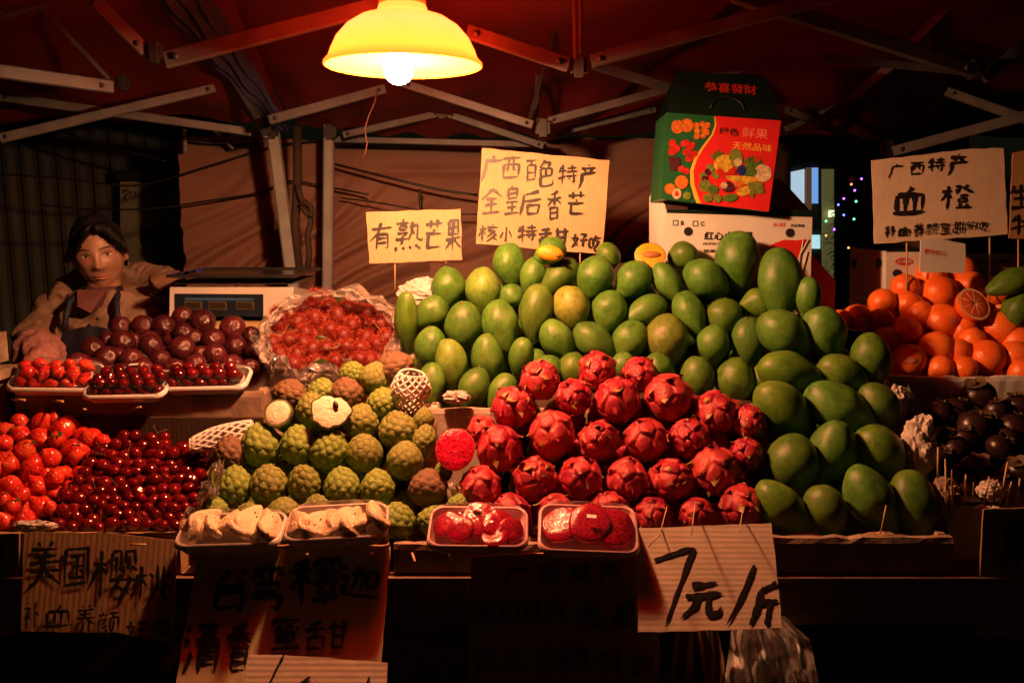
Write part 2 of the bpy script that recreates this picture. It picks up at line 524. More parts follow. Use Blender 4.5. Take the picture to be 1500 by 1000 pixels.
# tarp with diagonal folds gathered towards the upper right
def tarp():
    Y = 3.4
    nx, nz = 260, 110
    x0, x1 = at(267, 300, Y).x, at(1010, 300, Y).x
    z0, z1 = .25, at(500, 208, Y).z
    X, Z = np.meshgrid(np.linspace(x0, x1, nx), np.linspace(z0, z1, nz))
    u = (X - x0) / (x1 - x0); v = (Z - z0) / (z1 - z0)
    # folds run diagonal: lines where (z - slope*x) = const, stronger to the lower part
    ang = Z * 1.0 - (X - x0) * .62
    ang = ang + .05 * np.sin(X * 5 + 1) + .03 * np.sin(Z * 11 + X * 3)
    amp = .026 * np.clip((.93 - v) * 4, 0, 1) * (.35 + .65 * np.sin(X * 2.3 + .4) ** 2)
    D = amp * (np.sin(ang * 62 + 1.5 * np.sin(X * 3)) + .6 * np.sin(ang * 101 + 2 + 2 * np.sin(Z * 4)) + .5 * np.sin(ang * 33))
    D += .03 * np.sin(X * 2.2) + .012 * np.sin(Z * 8 + X)
    # a horizontal band below the hem
    D += .012 * np.exp(-((v - .93) / .012) ** 2) - .02 * np.clip((v - .93) * 14, 0, 1) * np.sin(X * 13) * .4
    Zs = Z + (v > .9) * (v - .9) * 10 * .02 * np.sin(X * 4.2)
    V = np.stack([X, Y + D, Zs], -1).reshape(-1, 3)
    Fc = [(j*nx+i, j*nx+i+1, (j+1)*nx+i+1, (j+1)*nx+i) for j in range(nz-1) for i in range(nx-1)]
    m = MB(); m.add(V, Fc, 0, True)
    o = m.build('tarp', M('brown_orange_tarp', (.31,.15,.105), (.23,.11,.075), 3, .6, .25, 250), None, (0, Y, z0))
    tag(o, 'brownish orange tarpaulin with diagonal creases hung behind the stall', 'tarp')
tarp()
# dark tarp further right at the back
w = MB()
V, Fc = [], []
n = 34
for i in range(n):
    x = at(1010, 300, 3.6).x + .02 + i * .012; d = .03 * math.sin(i * .55) + .02 * math.sin(i * .23)
    V += [(x, 3.6 + d, .2), (x, 3.6 + d + .02, 1.95)]
for i in range(n - 1): Fc.append((2*i, 2*i+2, 2*i+3, 2*i+1))
w.add(V, Fc, 0, True)
tag(w.build('curtain', M('dark_maroon_cloth', (.05,.018,.016), (.03,.012,.012), 3, .8)), 'dark maroon cloth hanging at the back behind the gift box', 'curtain')

# ---------------------------------------------------------------- canopies
canopy_mat = M('red_canopy_fabric', (.19,.014,.013), (.13,.009,.010), 5, .65, .3, 120)
cn, cp = canopy_mat.node_tree, canopy_mat.node_tree.nodes['Principled BSDF']
joint_mat = M('black_joint_plastic', (.03,.03,.03), None, 20, .5)
blue_strip = M('blue_canopy_fabric', (.05,.06,.14), (.035,.04,.10), 5, .65, .3, 120)
def sheet(pts_rows, nsub=10, sag=.02, seed=1):
    """bilinear sheet from rows of points with folds"""
    V = []; Fc = []
    a, b_, c, d = [Vector(p) for p in pts_rows]
    n = 70
    for j in range(n):
        for i in range(n):
            u, v = i / (n - 1), j / (n - 1)
            p = a*(1-u)*(1-v) + b_*u*(1-v) + c*u*v + d*(1-u)*v
            q = math.sin(math.pi*u) * math.sin(math.pi*v)
            p = p + Vector((0, 0, -sag * q + .012 * math.sin(u*31+seed) * math.sin(v*5+seed*2) + .008*math.sin(v*43+u*9+seed)))
            V.append(p)
    for j in range(n-1):
        for i in range(n-1): Fc.append((j*n+i, j*n+i+1, (j+1)*n+i+1, (j+1)*n+i))
    return V, Fc
def tent(name, label, panels, bars, joints, posts, valance=None):
    base = panels[0][0][0]
    t = empty(name, (base[0], base[1], 0), label, 'canopy', 'folding canopies over the stalls')
    for i, (q, mt) in enumerate(panels):
        V, Fc = sheet(q, sag=.05, seed=i + len(name))
        MB().add(V, Fc, 0, True).build('roof_panel', mt, t)
    for (x0, y0, Y0, x1, y1, Y1, w) in bars:
        a, c = at(x0, y0, Y0), at(x1, y1, Y1)
        o = MB().beam(a, c, w * .55, w).build('truss_bar', steel_mat, t)
        for p in (a, c):
            b = MB()
            dd = (c - a).normalized() * (w * .7 if p is a else -w * .7)
            q = p + dd
            b.tube([q + Vector((0, -w*.42, 0)), q + Vector((0, w*.42, 0))], w * .22, 8)
            b.build('rivet', joint_mat, o)
    for (x, y, Y, s) in joints:
        p = at(x, y, Y)
        b = MB(); b.box(p - Vector((s, s*.6, s*.8)), p + Vector((s, s*.6, s*.8))); b.box(p - Vector((s*.5, s*.9, s*1.2)), p + Vector((s*.5, s*.9, s*1.2)))
        b.build('corner_joint', joint_mat, t)
    for (x0, y0, x1, y1, Y, w) in posts:
        a = at(x0, y0, Y); c = at(x1, y1, Y)
        d = c - a
        e = a + d * ((a.z - .012) / (a.z - c.z))
        po = MB().beam(a, e, w, w).build('post', steel_light, t)
        b = MB(); b.box((e.x-.05, e.y-.05, .0005), (e.x+.05, e.y+.05, .010)); b.build('foot_plate', steel_mat, po)
    return t
zf = 2.55
def Z(px, py, Y): return at(px, py, Y)
tent('folding_canopy', 'red folding canopy at the left whose pale grey bars cross over the seller',
     [((Vector((-3.3, .6, 2.35)), Vector((-.55, .6, 2.52)), Z(420, 178, 3.0), Z(-420, 168, 3.0)), canopy_mat)],
     [(0, 203, 2.5, 315, 129, 2.7, .028), (0, 142, 2.7, 392, 197, 2.95, .028), (-20, 102, 2.2, 165, 128, 2.4, .036), (-10, 22, 2.2, 80, -6, 2.2, .032),
      (45, -5, 2.2, 165, 122, 2.42, .012)],
     [(180, 122, 2.4, .016), (396, 192, 2.97, .022)],
     [(399, 186, 427, 402, 3.0, .040)])
tent('folding_canopy', 'red folding canopy over the fruit stall with bars glowing red above the yellow lamp',
     [((Vector((-.85, .5, 2.56)), Vector((1.35, .5, 2.60)), Z(830, 204, 3.2), Z(440, 190, 3.2)), canopy_mat),
      ((Vector((-.95, 1.2, 2.36)), Vector((-.76, 1.2, 2.38)), Z(430, 196, 2.96), Z(392, 186, 2.96)), blue_strip)],
     [(243, 88, 1.95, 600, -4, 1.95, .036), (128, -8, 1.9, 214, 76, 1.95, .030), (684, 46, 1.85, 832, 95, 1.9, .030), (866, 90, 1.9, 1228, -8, 1.9, .028),
      (841, -8, 1.9, 843, 88, 1.9, .014), (851, -8, 1.93, 851, 88, 1.93, .016),
      (395, 176, 2.6, 565, 130, 2.6, .028), (590, 122, 2.6, 780, 183, 2.6, .026), (268, -8, 2.3, 386, 188, 2.8, .024),
      (503, 198, 3.0, 645, 166, 3.0, .024), (655, 167, 3.0, 796, 214, 3.0, .024), (484, 204, 3.12, 800, 212, 3.12, .022),
      (405, 65, 2.6, 500, 90, 2.6, .022), (700, 88, 2.6, 755, 76, 2.6, .024), (775, 178, 2.7, 826, -8, 2.3, .014), (786, 175, 2.75, 788, -8, 2.5, .022)],
     [(228, 78, 1.95, .018), (848, 97, 1.91, .018), (795, 188, 2.65, .022), (648, 164, 3.0, .02), (484, 194, 3.08, .022), (390, 190, 2.8, .016)],
     [(482, 184, 480, 414, 3.1, .036)])
tent('folding_canopy', 'dim dark red folding canopy at the right above the gift box and orange crate',
     [((Vector((1.0, .5, 2.66)), Vector((3.8, .5, 2.6)), Z(1760, 200, 3.4), Z(780, 198, 3.3)), canopy_mat)],
     [(1075, -8, 2.0, 1425, 104, 2.2, .036), (868, 95, 2.4, 990, 132, 2.5, .026), (803, 178, 2.7, 988, 128, 2.7, .026), (812, 196, 2.9, 960, 160, 2.9, .022),
      (1040, 112, 2.8, 1200, 78, 2.8, .022), (1195, 186, 2.7, 1345, 66, 2.5, .030), (1325, 78, 2.5, 1405, -8, 2.4, .030),
      (1205, 84, 2.4, 1440, 108, 2.4, .020), (1308, 222, 2.4, 1510, 168, 2.3, .028), (1386, 134, 2.5, 1510, 178, 2.4, .026), (1296, 210, 2.7, 1396, 134, 2.7, .026),
      (1150, 160, 2.9, 1280, 216, 2.9, .024), (1200, 238, 2.9, 1300, 216, 2.9, .022), (1440, 115, 2.3, 1510, 60, 2.3, .030), (1150, 190, 3.0, 1240, 150, 3.0, .02), (1050, 200, 3.0, 1160, 130, 3.0, .02)],
     [(1428, 102, 2.25, .02), (1300, 218, 2.45, .018), (1158, 10, 2.0, .012), (1350, 72, 2.45, .015), (1002, 130, 2.5, .02)],
     [(1560, 190, 1566, 420, 2.5, .036)])
# red scraps and lath hanging above the tarp
b = MB()
b.tube([at(x, y, 3.3) for x, y in ((276, 205), (300, 208), (330, 209), (360, 206), (385, 200))], .006)
b.tube([at(312, 190, 3.28), at(342, 218, 3.28)], .007); b.tube([at(368, 198, 3.28), at(386, 212, 3.28)], .006)
b.tube([at(270, 190, 3.3), at(272, 223, 3.3)], .009)
tag(b.build('support_hoop', steel_light), 'thin pale curved lath and sticks above the tarp edge, left of the posts', 'rod')

# hanging cables
for i, (pts, r, lab) in enumerate([
    ([(0,255,3.3),(100,262,3.3),(200,272,3.3),(300,245,3.3),(400,215,3.3),(480,205,3.3)], .004, 'thin black cable crossing the top of the tarp behind the left post'),
    ([(80,190,3.6),(160,215,3.6),(250,238,3.6)], .005, 'black cable hanging in front of the corrugated shutter'),
    ([(60,300,3.3),(130,306,3.3),(220,306,3.3),(300,295,3.3),(380,282,3.3),(425,265,3.3),(470,272,3.3),(540,285,3.25)], .004, 'black cable sagging across the door panel and the tarp'),
    ([(480,238,3.25),(560,258,3.2),(640,277,3.2),(700,286,3.2)], .005, 'black cable sagging over the tarp towards the big mango sign'),
    ([(500,290,3.28),(560,298,3.22),(640,312,3.2),(700,314,3.2)], .003, 'thin lower cable behind the small mango sign'),
    ([(616,277,3.2),(615,292,3.2),(617,306,3.2)], .006, 'short black cord hanging down behind the small mango sign')]):
    p = [at(*q) for q in pts]
    # smooth with catmull rom
    out = []
    for a in range(len(p) - 1):
        p0, p1, p2, p3 = p[max(a-1,0)], p[a], p[a+1], p[min(a+2,len(p)-1)]
        for t in (0, .25, .5, .75):
            out.append(.5*((2*p1)+(p2-p0)*t+(2*p0-5*p1+4*p2-p3)*t*t+(3*p1-p0-3*p2+p3)*t**3))
    out.append(p[-1])
    b = MB(); b.tube(out, r, 6)
    tag(b.build('cable', black_plastic), lab, 'cable')
b = MB()
b.tube([at(435,185,3.0), at(436,260,3.0), at(432,330,3.0), at(438,400,3.0)], .016, 8)
b.tube([at(x,y,2.97) for x,y in ((436,270),(440,290),(452,305),(455,325),(450,345),(453,370),(450,400))], .011, 7)
b.tube([at(x,y,2.95) for x,y in ((440,300),(447,296),(456,303),(457,316),(449,313),(443,303))], .010, 6)
tag(b.build('rope', M('dark_brown_rope', (.04,.022,.015), None, 20, .8, .5, 120)), 'dark knotted rope bundle hanging between the two steel posts', 'rope')
b = MB()
b.tube([at(x,y,2.3) for x,y in ((553,130),(549,150),(540,170),(534,190),(538,210),(535,225),(527,240))], .0022, 5)
tag(b.build('thin_wire', M('red_wire', (.08,.012,.01), None, 20, .5)), 'thin reddish wire dangling below the lamp', 'wire')

# ---------------------------------------------------------------- lamp
LY = 1.68
KS = LY / 1.66 * .95
LC = at(591, 97, LY)                 # centre of the rim
lamp = empty('hanging_lamp', LC, 'yellow dome lamp with a glowing bulb hanging under the canopy', 'lamp')
prof = [(0.006,.150),(0.030,.150),(0.046,.142),(0.050,.128),(0.060,.122),(0.085,.112),(0.110,.092),(0.130,.064),(0.141,.036),(0.146,.018),(0.149,.014),(0.155,.006),(0.156,0)]
inner = [(r - .0035, z - .0025) for r, z in prof[::-1] if r > .03] + [(.01, .144)]
V = []; Fc = []
full = prof + inner
N = 72
for r, z in full:
    r *= KS; z *= KS * .80
    for k in range(N):
        a = 2*math.pi*k/N
        V.append(LC + Vector((r*math.cos(a), r*math.sin(a), z)))
for j in range(len(full)-1):
    for k in range(N):
        k2 = (k+1) % N
        Fc.append((j*N+k, (j+1)*N+k, (j+1)*N+k2, j*N+k2))
m, nt, p = NT('yellow_glowing_shade')
p.inputs['Base Color'].default_value = (.85,.42,.02,1)
p.inputs['Roughness'].default_value = .35
p.inputs['Emission Strength'].default_value = 1.0
co, w_, _ = coords(nt)
sx = nt.nodes.new('ShaderNodeSeparateXYZ'); nt.links.new(co, sx.inputs[0])
mr = nt.nodes.new('ShaderNodeMapRange'); mr.inputs[1].default_value = 0; mr.inputs[2].default_value = .12 * KS
nt.links.new(sx.outputs[2], mr.inputs[0])
# a translucent plastic dome is brightest level with its bulb and deeper orange where the plastic is thick
e = ramp(nt, mr.outputs[0], [(0, (SHADE_COL[0]*.8, SHADE_COL[1]*.55, SHADE_COL[2]*.6)), (.16, SHADE_COL), (.6, (SHADE_COL[0]*.9, SHADE_COL[1]*.9, SHADE_COL[2]*2.5)), (1, (SHADE_COL[0]*.8, SHADE_COL[1]*.8, SHADE_COL[2]))])
e = mix(nt, ramp(nt, noi(nt, co, None, 30, 5), [(.4, g(0)), (.7, g(.12))]), e, (3.0, .55, .02))
nt.links.new(e, p.inputs['Emission Color'])
o = MB().add(V, Fc, 0, True).build('shade', m, lamp)
b = MB(); b.tube([LC + Vector((0,0,.112*KS)), LC + Vector((0,0,.16*KS))], .030*KS, 20); b.tube([LC + Vector((0,0,.116*KS)), LC + Vector((0,0,.126*KS))], .046*KS, 24)
b.build('socket', M('cream_socket', (.70,.62,.42), None, 20, .4), lamp)
b = MB(); b.tube([LC + Vector((0,0,.21*KS)), LC + Vector((.01,.02,.5)), LC + Vector((0,.02,.72))], .004, 8); b.build('cord', black_plastic, lamp)
V, Fc = uvsphere(32, 20)
BC = LC + Vector((-.009, -.004, -.007))
Vb = []
for v in V:
    zz = v[2]; r = .028 if zz < .2 else .028 * (1 - .45 * ((zz - .2) / .8))
    Vb.append(BC + Vector((v[0]*r, v[1]*r, zz*.028 + (max(0, zz-.2) * .040))))
bm_, nt, p = NT('bulb_glow')
for n_ in list(nt.nodes):
    if n_.type == 'BSDF_PRINCIPLED': nt.nodes.remove(n_)
em = nt.nodes.new('ShaderNodeEmission'); em.inputs[0].default_value = (*BULB_COL, 1); em.inputs[1].default_value = BULB_STRENGTH
nt.links.new(em.outputs[0], nt.nodes['Material Output'].inputs[0])
MB().add(Vb, Fc, 0, True).build('bulb', bm_, lamp)

# ---------------------------------------------------------------- far background at the right
sh = empty('shop_building', (2.2, 9.2, 0), 'dark shop across the lane with lit white and blue windows', 'building')
P = Plane(1180, 300, 8.8)
b = MB(); b.slab([P.hit(x, y) for x, y in ((1120, 560), (1420, 560), (1420, 120), (1120, 120))], P.n, .3); b.build('wall', M('shop_wall_dark', (.06,.055,.05), (.03,.028,.026), 2, .8), sh)
def pane(q, mt, name='window', off=.03):
    b = MB(); b.slab([P.hit(x, y, off) for x, y in q], P.n, .02); return b.build(name, mt, sh)
pane([(1158,298),(1177,298),(1177,248),(1158,252)], EM('lit_window_white', (.55,.75,.9), .75), 'lit_window')
pane([(1187,298),(1197,298),(1197,246),(1187,246)], EM('lit_window_blue', (.2,.42,.9), .8), 'lit_window')
pane([(1184,364),(1200,364),(1200,344),(1184,344)], EM('lit_sign_cyan', (.5,.85,.9), .9), 'lit_sign')
pane([(1203,420),(1220,420),(1220,248),(1203,248)], EM('lit_wall_olive', (.40,.36,.12), .18), 'lit_pillar')  # emission stands in for light falling on the olive wall
pane([(1132,262),(1142,262),(1142,252),(1132,252)], EM('lit_dot_green', (.55,.6,.05), .45), 'lit_sign')
pane([(1178,330),(1186,330),(1186,246),(1178,246)], EM('pillar_brown_glow', (.30,.14,.06), .25), 'pillar', .06)  # brown pillar glows in place of light falling on it
pane([(1209,318),(1217,318),(1217,308),(1209,308)], EM('lit_bulb_cream', (.9,1,.6), 1.2), 'shop_light', .1)
# string-lit fir tree
TY = 6.0
tr = empty('christmas_tree', at(1240, 470, TY), 'small dark decorated fir tree with purple, blue and green lights', 'tree')
b = MB(); b.tube([at(1240, 480, TY), at(1240, 250, TY)], .03, 8, taper=[1, .3]); b.build('trunk', M('fir_bark', (.06,.04,.025), None, 10, .8), tr)
rg = random.Random(5)
b = MB()
for i in range(2600):
    t = rg.random() ** .6
    y = 235 + t * 225
    rad = .05 + .30 * t * (.75 + .25 * math.sin(t * 28))
    a = rg.random() * 6.283; rr = rad * math.sqrt(rg.random())
    c = at(1240, y, TY) + Vector((rr*math.cos(a), rr*math.sin(a), 0))
    d = Vector((math.cos(a), math.sin(a), rg.uniform(-.6, .3))) * rg.uniform(.02, .05)
    e_ = d.cross(Vector((0, 0, 1))).normalized() * .007
    b.add([c - e_, c + e_, c + d], [(0, 1, 2)])
b.build('foliage', M('fir_needles', (.05,.11,.025), (.03,.06,.02), 10, .7), tr)
cols = [(EM('light_purple', (.35,.08,1), 6), [(1252,279),(1236,291),(1222,336),(1262,262)]), (EM('light_blue', (.08,.12,1), 6), [(1236,315),(1228,300)]),
        (EM('light_green', (.1,1,.35), 4), [(1254,295),(1251,321),(1210,324)]), (EM('light_warm', (1,.35,.1), 2.5), [(1243,363),(1210,345),(1247,270)])]
Vs, Fs = uvsphere(10, 8)
for mt, L in cols:
    for (x, y) in L:
        c = at(x, y, TY - .32)
        b = MB(); b.add([c + Vector(v) * .0075 for v in Vs], Fs, 0, True); b.build('fairy_light', mt, tr)
c = at(1247, 262, TY - .2)
b = MB(); b.add([c + Vector(v) * .028 for v in Vs], Fs, 0, True); b.build('bauble', M('orange_bauble', (.6,.10,.03), None, 10, .3), tr)
# ---------------------------------------------------------------- brush characters (strokes on a 100 x 100 grid)
CH = {
'广':"4504 5414/1820 9020/2222 1855 0495",
'西':"0810 9210/1435 1688/1435 8635 8488/3812 3640 2862/6012 6055 7458/1686 8486",
'百':"0810 9210/5012 4030/2230 2292/2230 7830 7892/2260 7860/2290 7890",
'色':"3804 1030/3014 6814 5632/1634 8234 8060/1634 1660/4834 4860/1660 8060/1660 1888 5092 8890 9074",
'特':"1814 0838/0432 4230/2604 2692/0464 4454/4818 9218/7004 7036/4236 9836/4456 9656/7842 7886 6880/5464 6274",
'产':"4802 5210/1618 8418/3224 3836/6622 5836/1440 9040/2040 1865 0696",
'金':"5004 0440/5004 9636/2640 7240/2058 8058/5040 5088/1088 9088",
'皇':"4802 4010/2612 2644/2612 7412 7444/2628 7428/2643 7443/1856 8256/2474 7674/5056 5092/0893 9293",
'后':"8008 2018/2018 2050 0694/2042 9440/3460 3692/3460 8460 8092/3690 8090",
'香':"7004 2412/0826 9226/5008 5052/4628 1050/5428 9048/2856 2896/2856 7456 7496/2876 7476/2894 7494",
'芒':"0818 9218/3204 3230/6804 6830/4834 5442/1048 9048/2448 2290 8890",
'核':"0826 4024/2404 2496/2430 0662/2634 4056/6804 7212/4420 9620/6622 5040 8038/8038 4474/8654 4494/6870 9292",
'小':"5004 5092 3882/2630 1066/7228 9064",
'甜':"4006 1014/0430 4830/2610 2654/1054 1090/1054 4454 4490/1088 4488/5424 9824/6406 6490/8806 8890/6454 8854/6488 8888",
'好':"2404 1450 4084/3630 2864 0494/0434 4632/5412 9012 7036/7236 7290 5880/5050 9848",
'吃':"0820 0870/0820 3420 3470/0868 3468/5804 4030/5018 9618/5036 8236 4680 6092 9488 9670",
'有':"0822 9420/4802 3440 0468/3244 3296/3244 7644 7694 6690/3260 7460/3276 7476",
'熟':"3002 3010/0812 5212/1820 1832/1820 4220 4232/1832 4232/1040 4640 3050/3050 3074 2070/0660 5256/6208 6040 5066/5226 8022 8058 9866 9856/6034 7048/1280 0692/3280 3892/5480 6290/7678 9290",
'果':"2206 2248/2206 7806 7848/2226 7826/2246 7846/5006 5096/0660 9458/4660 0888/5460 9486",
'血':"5602 4222/1428 1484/1428 8628 8684/3830 3884/6230 6284/0486 9686",
'橙':"0628 3826/2204 2296/2232 0462/2438 3654/4410 6010 4640/4622 5430/8004 6622/6612 9638/5846 8246/5456 5470 8070 8056 5456/5876 6288/8076 7688/4692 9692",
'补':"2204 2812/0622 3622 0662/2244 2296/3640 2852/2850 4062/6404 6496/6436 8654",
'养':"3202 3812/6802 6014/1418 8618/2230 7830/0844 9244/4818 4240 0872/5444 9472/3858 3678 2096/6458 6496",
'颜':"2402 2810/0612 4612/1616 2024/3816 3224/0828 4628/1028 0896/4034 1848/4250 1866/4668 1690/5408 9808/7410 6822/5824 5870/5824 9424 9470/7634 7460 5294/8076 9694",
'蜜':"4802 5210/1010 1022/1012 9012 8422/2030 2640/3024 3444 7844/7022 2850/5024 5434/8030 8638/2852 2874/2852 7252 7274/2872 7272/5044 5092/1092 8692/7680 9094",
'元':"2214 7814/0838 9238/3838 3464 0492/6238 6284 7290 9486 9470",
'斤':"8004 2818/2818 2650 0894/2646 9446/6446 6496",
'美':"3002 3812/7002 6214/1218 8818/1832 8232/0846 9246/5018 5046/0862 9260/4846 4070 0694/5262 9494",
'国':"1008 1094/1008 9008 9094/1092 9092/2626 7426/5026 5076/2850 7250/2276 7876/6256 6866",
'樱':"0628 3628/2004 2096/2032 0462/2236 3450/4408 4434/4408 6208 6234/5216 4844/5636 6444/7008 7034/7008 9208 9234/8016 7644/8436 9444/6450 5274 8692/8458 6690 4496/4062 9862",
'桃':"0628 3628/2004 2096/2032 0462/2236 3450/6004 5860 4092/4422 5236/4264 5654/7604 7686 8892 9884/9420 8234/8048 9660",
'台':"5004 1842 8440/6826 9050/2056 2094/2056 8056 8094/2092 8092",
'湾':"0610 1620/0434 1444/0494 2060/6002 6410/3012 9812/5214 5234/7214 7234/4020 3030/8620 9630/3642 8842 8656/3856 8656/3856 3670 9070 8492 7088",
'釋':"4204 1012/0628 4828/2810 2896/1618 2024/4016 3424/2630 0660/3032 4852/5408 5428/5408 9608 9628/5428 9628/6808 6828/8208 8228/5838 9238/7430 7450/5050 9850/6056 6664/8856 8264/5470 9470/4882 9882/7466 7498",
'迦':"1006 1816/0636 2236 1262/2050 1070 2280 9894/3428 5828 5672 4870/4608 4450 3274/6830 6870/6830 9030 9070/6868 9068",
'清':"0608 1618/0234 1244/0494 2058/3612 9612/4426 9026/3240 9840/6602 6640/4450 4496/4450 8850 8896 7890/4464 8864/4478 8878",
'红':"3004 1030 3432/3432 0860 4056/0488 4276/5016 9416/7216 7286/4488 9888",
'肉':"1016 1096/1016 9016 9096 8090/5002 4830 3048/5026 7444/4850 3076/5056 7476",
'火':"2030 2850/8026 6848/5004 4850 0894/5048 9494",
'龙':"0832 9230/4204 3850 0894/5432 5684 6692 9488 9470/8446 4080/6408 7818",
'玉':"1410 8610/1848 8248/5010 5090/0690 9490/6662 7672",
'生':"2610 1040/2030 8830/5004 5090/2058 8258/0690 9490",
'7':"0212 9604/9604 8420 6060 5098",
'/':"9502 4060 0598",
'1':"9002 0598",
'0':"5004 1030 0270 3096 8080 9636 5004",
}
def brush(P, pts_px, wpx, off, rnd):
    """one brush stroke as a ribbon with swelling and taper, lying on plane P"""
    # resample
    pts = [Vector((p[0], p[1])) for p in pts_px]
    q = [pts[0]]
    for a, b_ in zip(pts[:-1], pts[1:]):
        L = (b_ - a).length; n = max(2, int(L / 1.6))
        for i in range(1, n + 1): q.append(a.lerp(b_, i / n))
    for _ in range(1):
        q = [q[0]] + [(q[i-1] + q[i] * 2 + q[i+1]) / 4 for i in range(1, len(q)-1)] + [q[-1]]
    tot = sum((q[i+1]-q[i]).length for i in range(len(q)-1)) or 1
    s = 0; V = []; ph = rnd.random() * 6
    bow = rnd.uniform(-.03, .03) * tot
    for i, p in enumerate(q):
        d = (q[min(i+1, len(q)-1)] - q[max(i-1, 0)])
        d = d.normalized() if d.length else Vector((1, 0))
        n = Vector((-d.y, d.x))
        t = s / tot
        p2 = p + n * bow * math.sin(math.pi * t)
        w = wpx * .5 * (1.15 - .45 * t + .22 * math.sin(t * 5 + ph) + .10 * math.sin(t * 17 + ph * 2) + rnd.uniform(-.07, .07))
        if t < .08: w *= .65 + t * 4.3
        if t > .86: w *= max(.25, (1 - t) / .14)
        V.append(P.hit(p2.x + n.x*w, p2.y + n.y*w, off)); V.append(P.hit(p2.x - n.x*w, p2.y - n.y*w, off))
        if i < len(q) - 1: s += (q[i+1] - q[i]).length
    Fc = [(2*i, 2*i+1, 2*i+3, 2*i+2) for i in range(len(q) - 1)]
    # rounded caps
    return V, Fc
def write(P, chars, parent, wk=.105, slant=0, mat_=None, seed=0, name='character', skip=()):
    rnd = random.Random(seed)
    off = .0012
    for (c, x0, x1, y0, y1) in chars:
        b = MB()
        w = x1 - x0; h = y1 - y0
        wp = max(2.0, wk * 1.22 * math.sqrt(w * h) * rnd.uniform(.9, 1.1))
        if c in '7/1': wp = wk * 60 * .95
        n = len(CH[c].split('/'))
        if n > 11: wp *= .78
        elif n > 8: wp *= .88
        if c in '7': wp *= 1.15
        for si, s_ in enumerate(CH[c].split('/')):
            pts = []
            for t in s_.split():
                if len(t) != 4: continue
                u, v = int(t[:2]) / 100, int(t[2:]) / 100
                u += rnd.uniform(-.022, .022); v += rnd.uniform(-.022, .022)
                pts.append((x0 + u * w - slant * (v - .5) * h, y0 + v * h - .07 * (u - .5) * h))
            if len(pts) < 2: continue
            V, Fc = brush(P, pts, wp, off, rnd); off += .00003
            b.add(V, Fc)
        b.build(name, mat_ or ink, parent)
def ragged(pts, step=14, amp=.8, seed=0):
    rnd = random.Random(seed); out = []
    for i, a in enumerate(pts):
        b_ = pts[(i+1) % len(pts)]
        L = math.dist(a, b_); n = max(1, int(L / step))
        for k in range(n):
            t = k / n
            j = 0 if k == 0 else 1
            out.append((a[0] + (b_[0]-a[0])*t + j*rnd.uniform(-amp, amp), a[1] + (b_[1]-a[1])*t + j*rnd.uniform(-amp, amp)))
    return out
def sign(name, label, corners, cpx, Y, tilt, yaw, mat_, chars, wk=.105, slant=0, seed=0, thick=.004, amp=.8, sticks=()):
    P = Plane(cpx[0], cpx[1], Y, tilt, yaw)
    ys = [P.hit(*c) for c in corners]
    low = min(ys, key=lambda v: v.z)
    # local frame follows the board so that the cardboard flutes lie on it
    q = Matrix((P.x, P.y, P.n)).transposed().to_euler()
    e = empty(name, (sum(v.x for v in ys)/len(ys), low.y, low.z), label, 'sign', 'handwritten cardboard signs', q)
    b = MB(); poly = [P.hit(*c) for c in ragged(corners, seed=seed, amp=amp)]
    b.slab(poly[::-1], P.n, thick)
    b.build('board', mat_, e)
    if chars: write(P, chars, e, wk, slant, seed=seed)
    for (x, y0, y1) in sticks:
        b = MB(); b.tube([P.hit(x, y0, -.008), P.hit(x, y1, -.008)], .0022, 6); b.build('stick', stick_mat, e)
    return e, P

sign('mango_sign', 'small cardboard sign reading 有熟芒果 on two thin sticks', [(536,311),(675,306),(677,381),(541,386)], (606,346), 2.35, 3, 0, card_a,
     [('有',541,577,326,366),('熟',577,620,320,371),('芒',621,650,320,366),('果',651,677,320,370)], .10, .05, 1, sticks=[(578,372,425),(653,372,425)])
sign('mango_sign', 'large cardboard sign with three lines starting 广西百色特产, behind the mangoes', [(706,217),(893,235),(882,372),(697,357)], (795,295), 2.38, 4, 0, card_a,
     [('广',704,741,227,267),('西',733,765,229,265),('百',768,789,232,267),('色',788,813,232,276),('特',816,847,240,273),('产',846,877,240,277),
      ('金',704,736,275,317),('皇',737,764,271,315),('后',760,795,277,317),('香',799,824,279,323),('芒',829,859,280,317),
      ('核',699,731,328,355),('小',731,751,332,356),('特',757,787,328,357),('甜',787,833,333,361),('好',836,861,341,363),('吃',861,881,344,370)], .095, .06, 2, sticks=[(740,340,420),(850,350,420)])
sign('orange_sign', 'pale sign reading 广西特产 血橙 above the oranges', [(1277,235),(1350,227),(1410,219),(1470,217),(1476,343),(1281,357)], (1376,290), 2.26, 4, -3, card_w,
     [('广',1301,1326,240,262),('西',1331,1355,236,258),('特',1358,1385,230,254),('产',1387,1420,225,258),('血',1307,1357,274,318),('橙',1376,1426,270,308),
      ('补',1294,1313,330,349),('血',1314,1334,332,347),('养',1336,1354,327,348),('颜',1355,1373,327,345),('蜜',1374,1393,326,344),('甜',1394,1412,324,343),('好',1414,1428,324,338),('吃',1428,1446,324,339)], .115, .05, 3, sticks=[(1330,340,440),(1452,340,440)])
sign('fruit_sign', 'brown sign cut off by the right edge of the photo beside the pale 血橙 sign', [(1484,224),(1540,214),(1540,350),(1478,349)], (1500,290), 2.24, 3, -3, card_w2,
     [('生',1478,1512,268,308),('特',1480,1520,312,346)], .12, 0, 4, sticks=[(1494,340,450)])
e, P = sign('label_card', 'small pale card with faded red printing standing behind the oranges', [(1349,352),(1375,349),(1414,357),(1413,400),(1347,398)], (1380,375), 2.19, 3, 0, carton_white, [], seed=5)
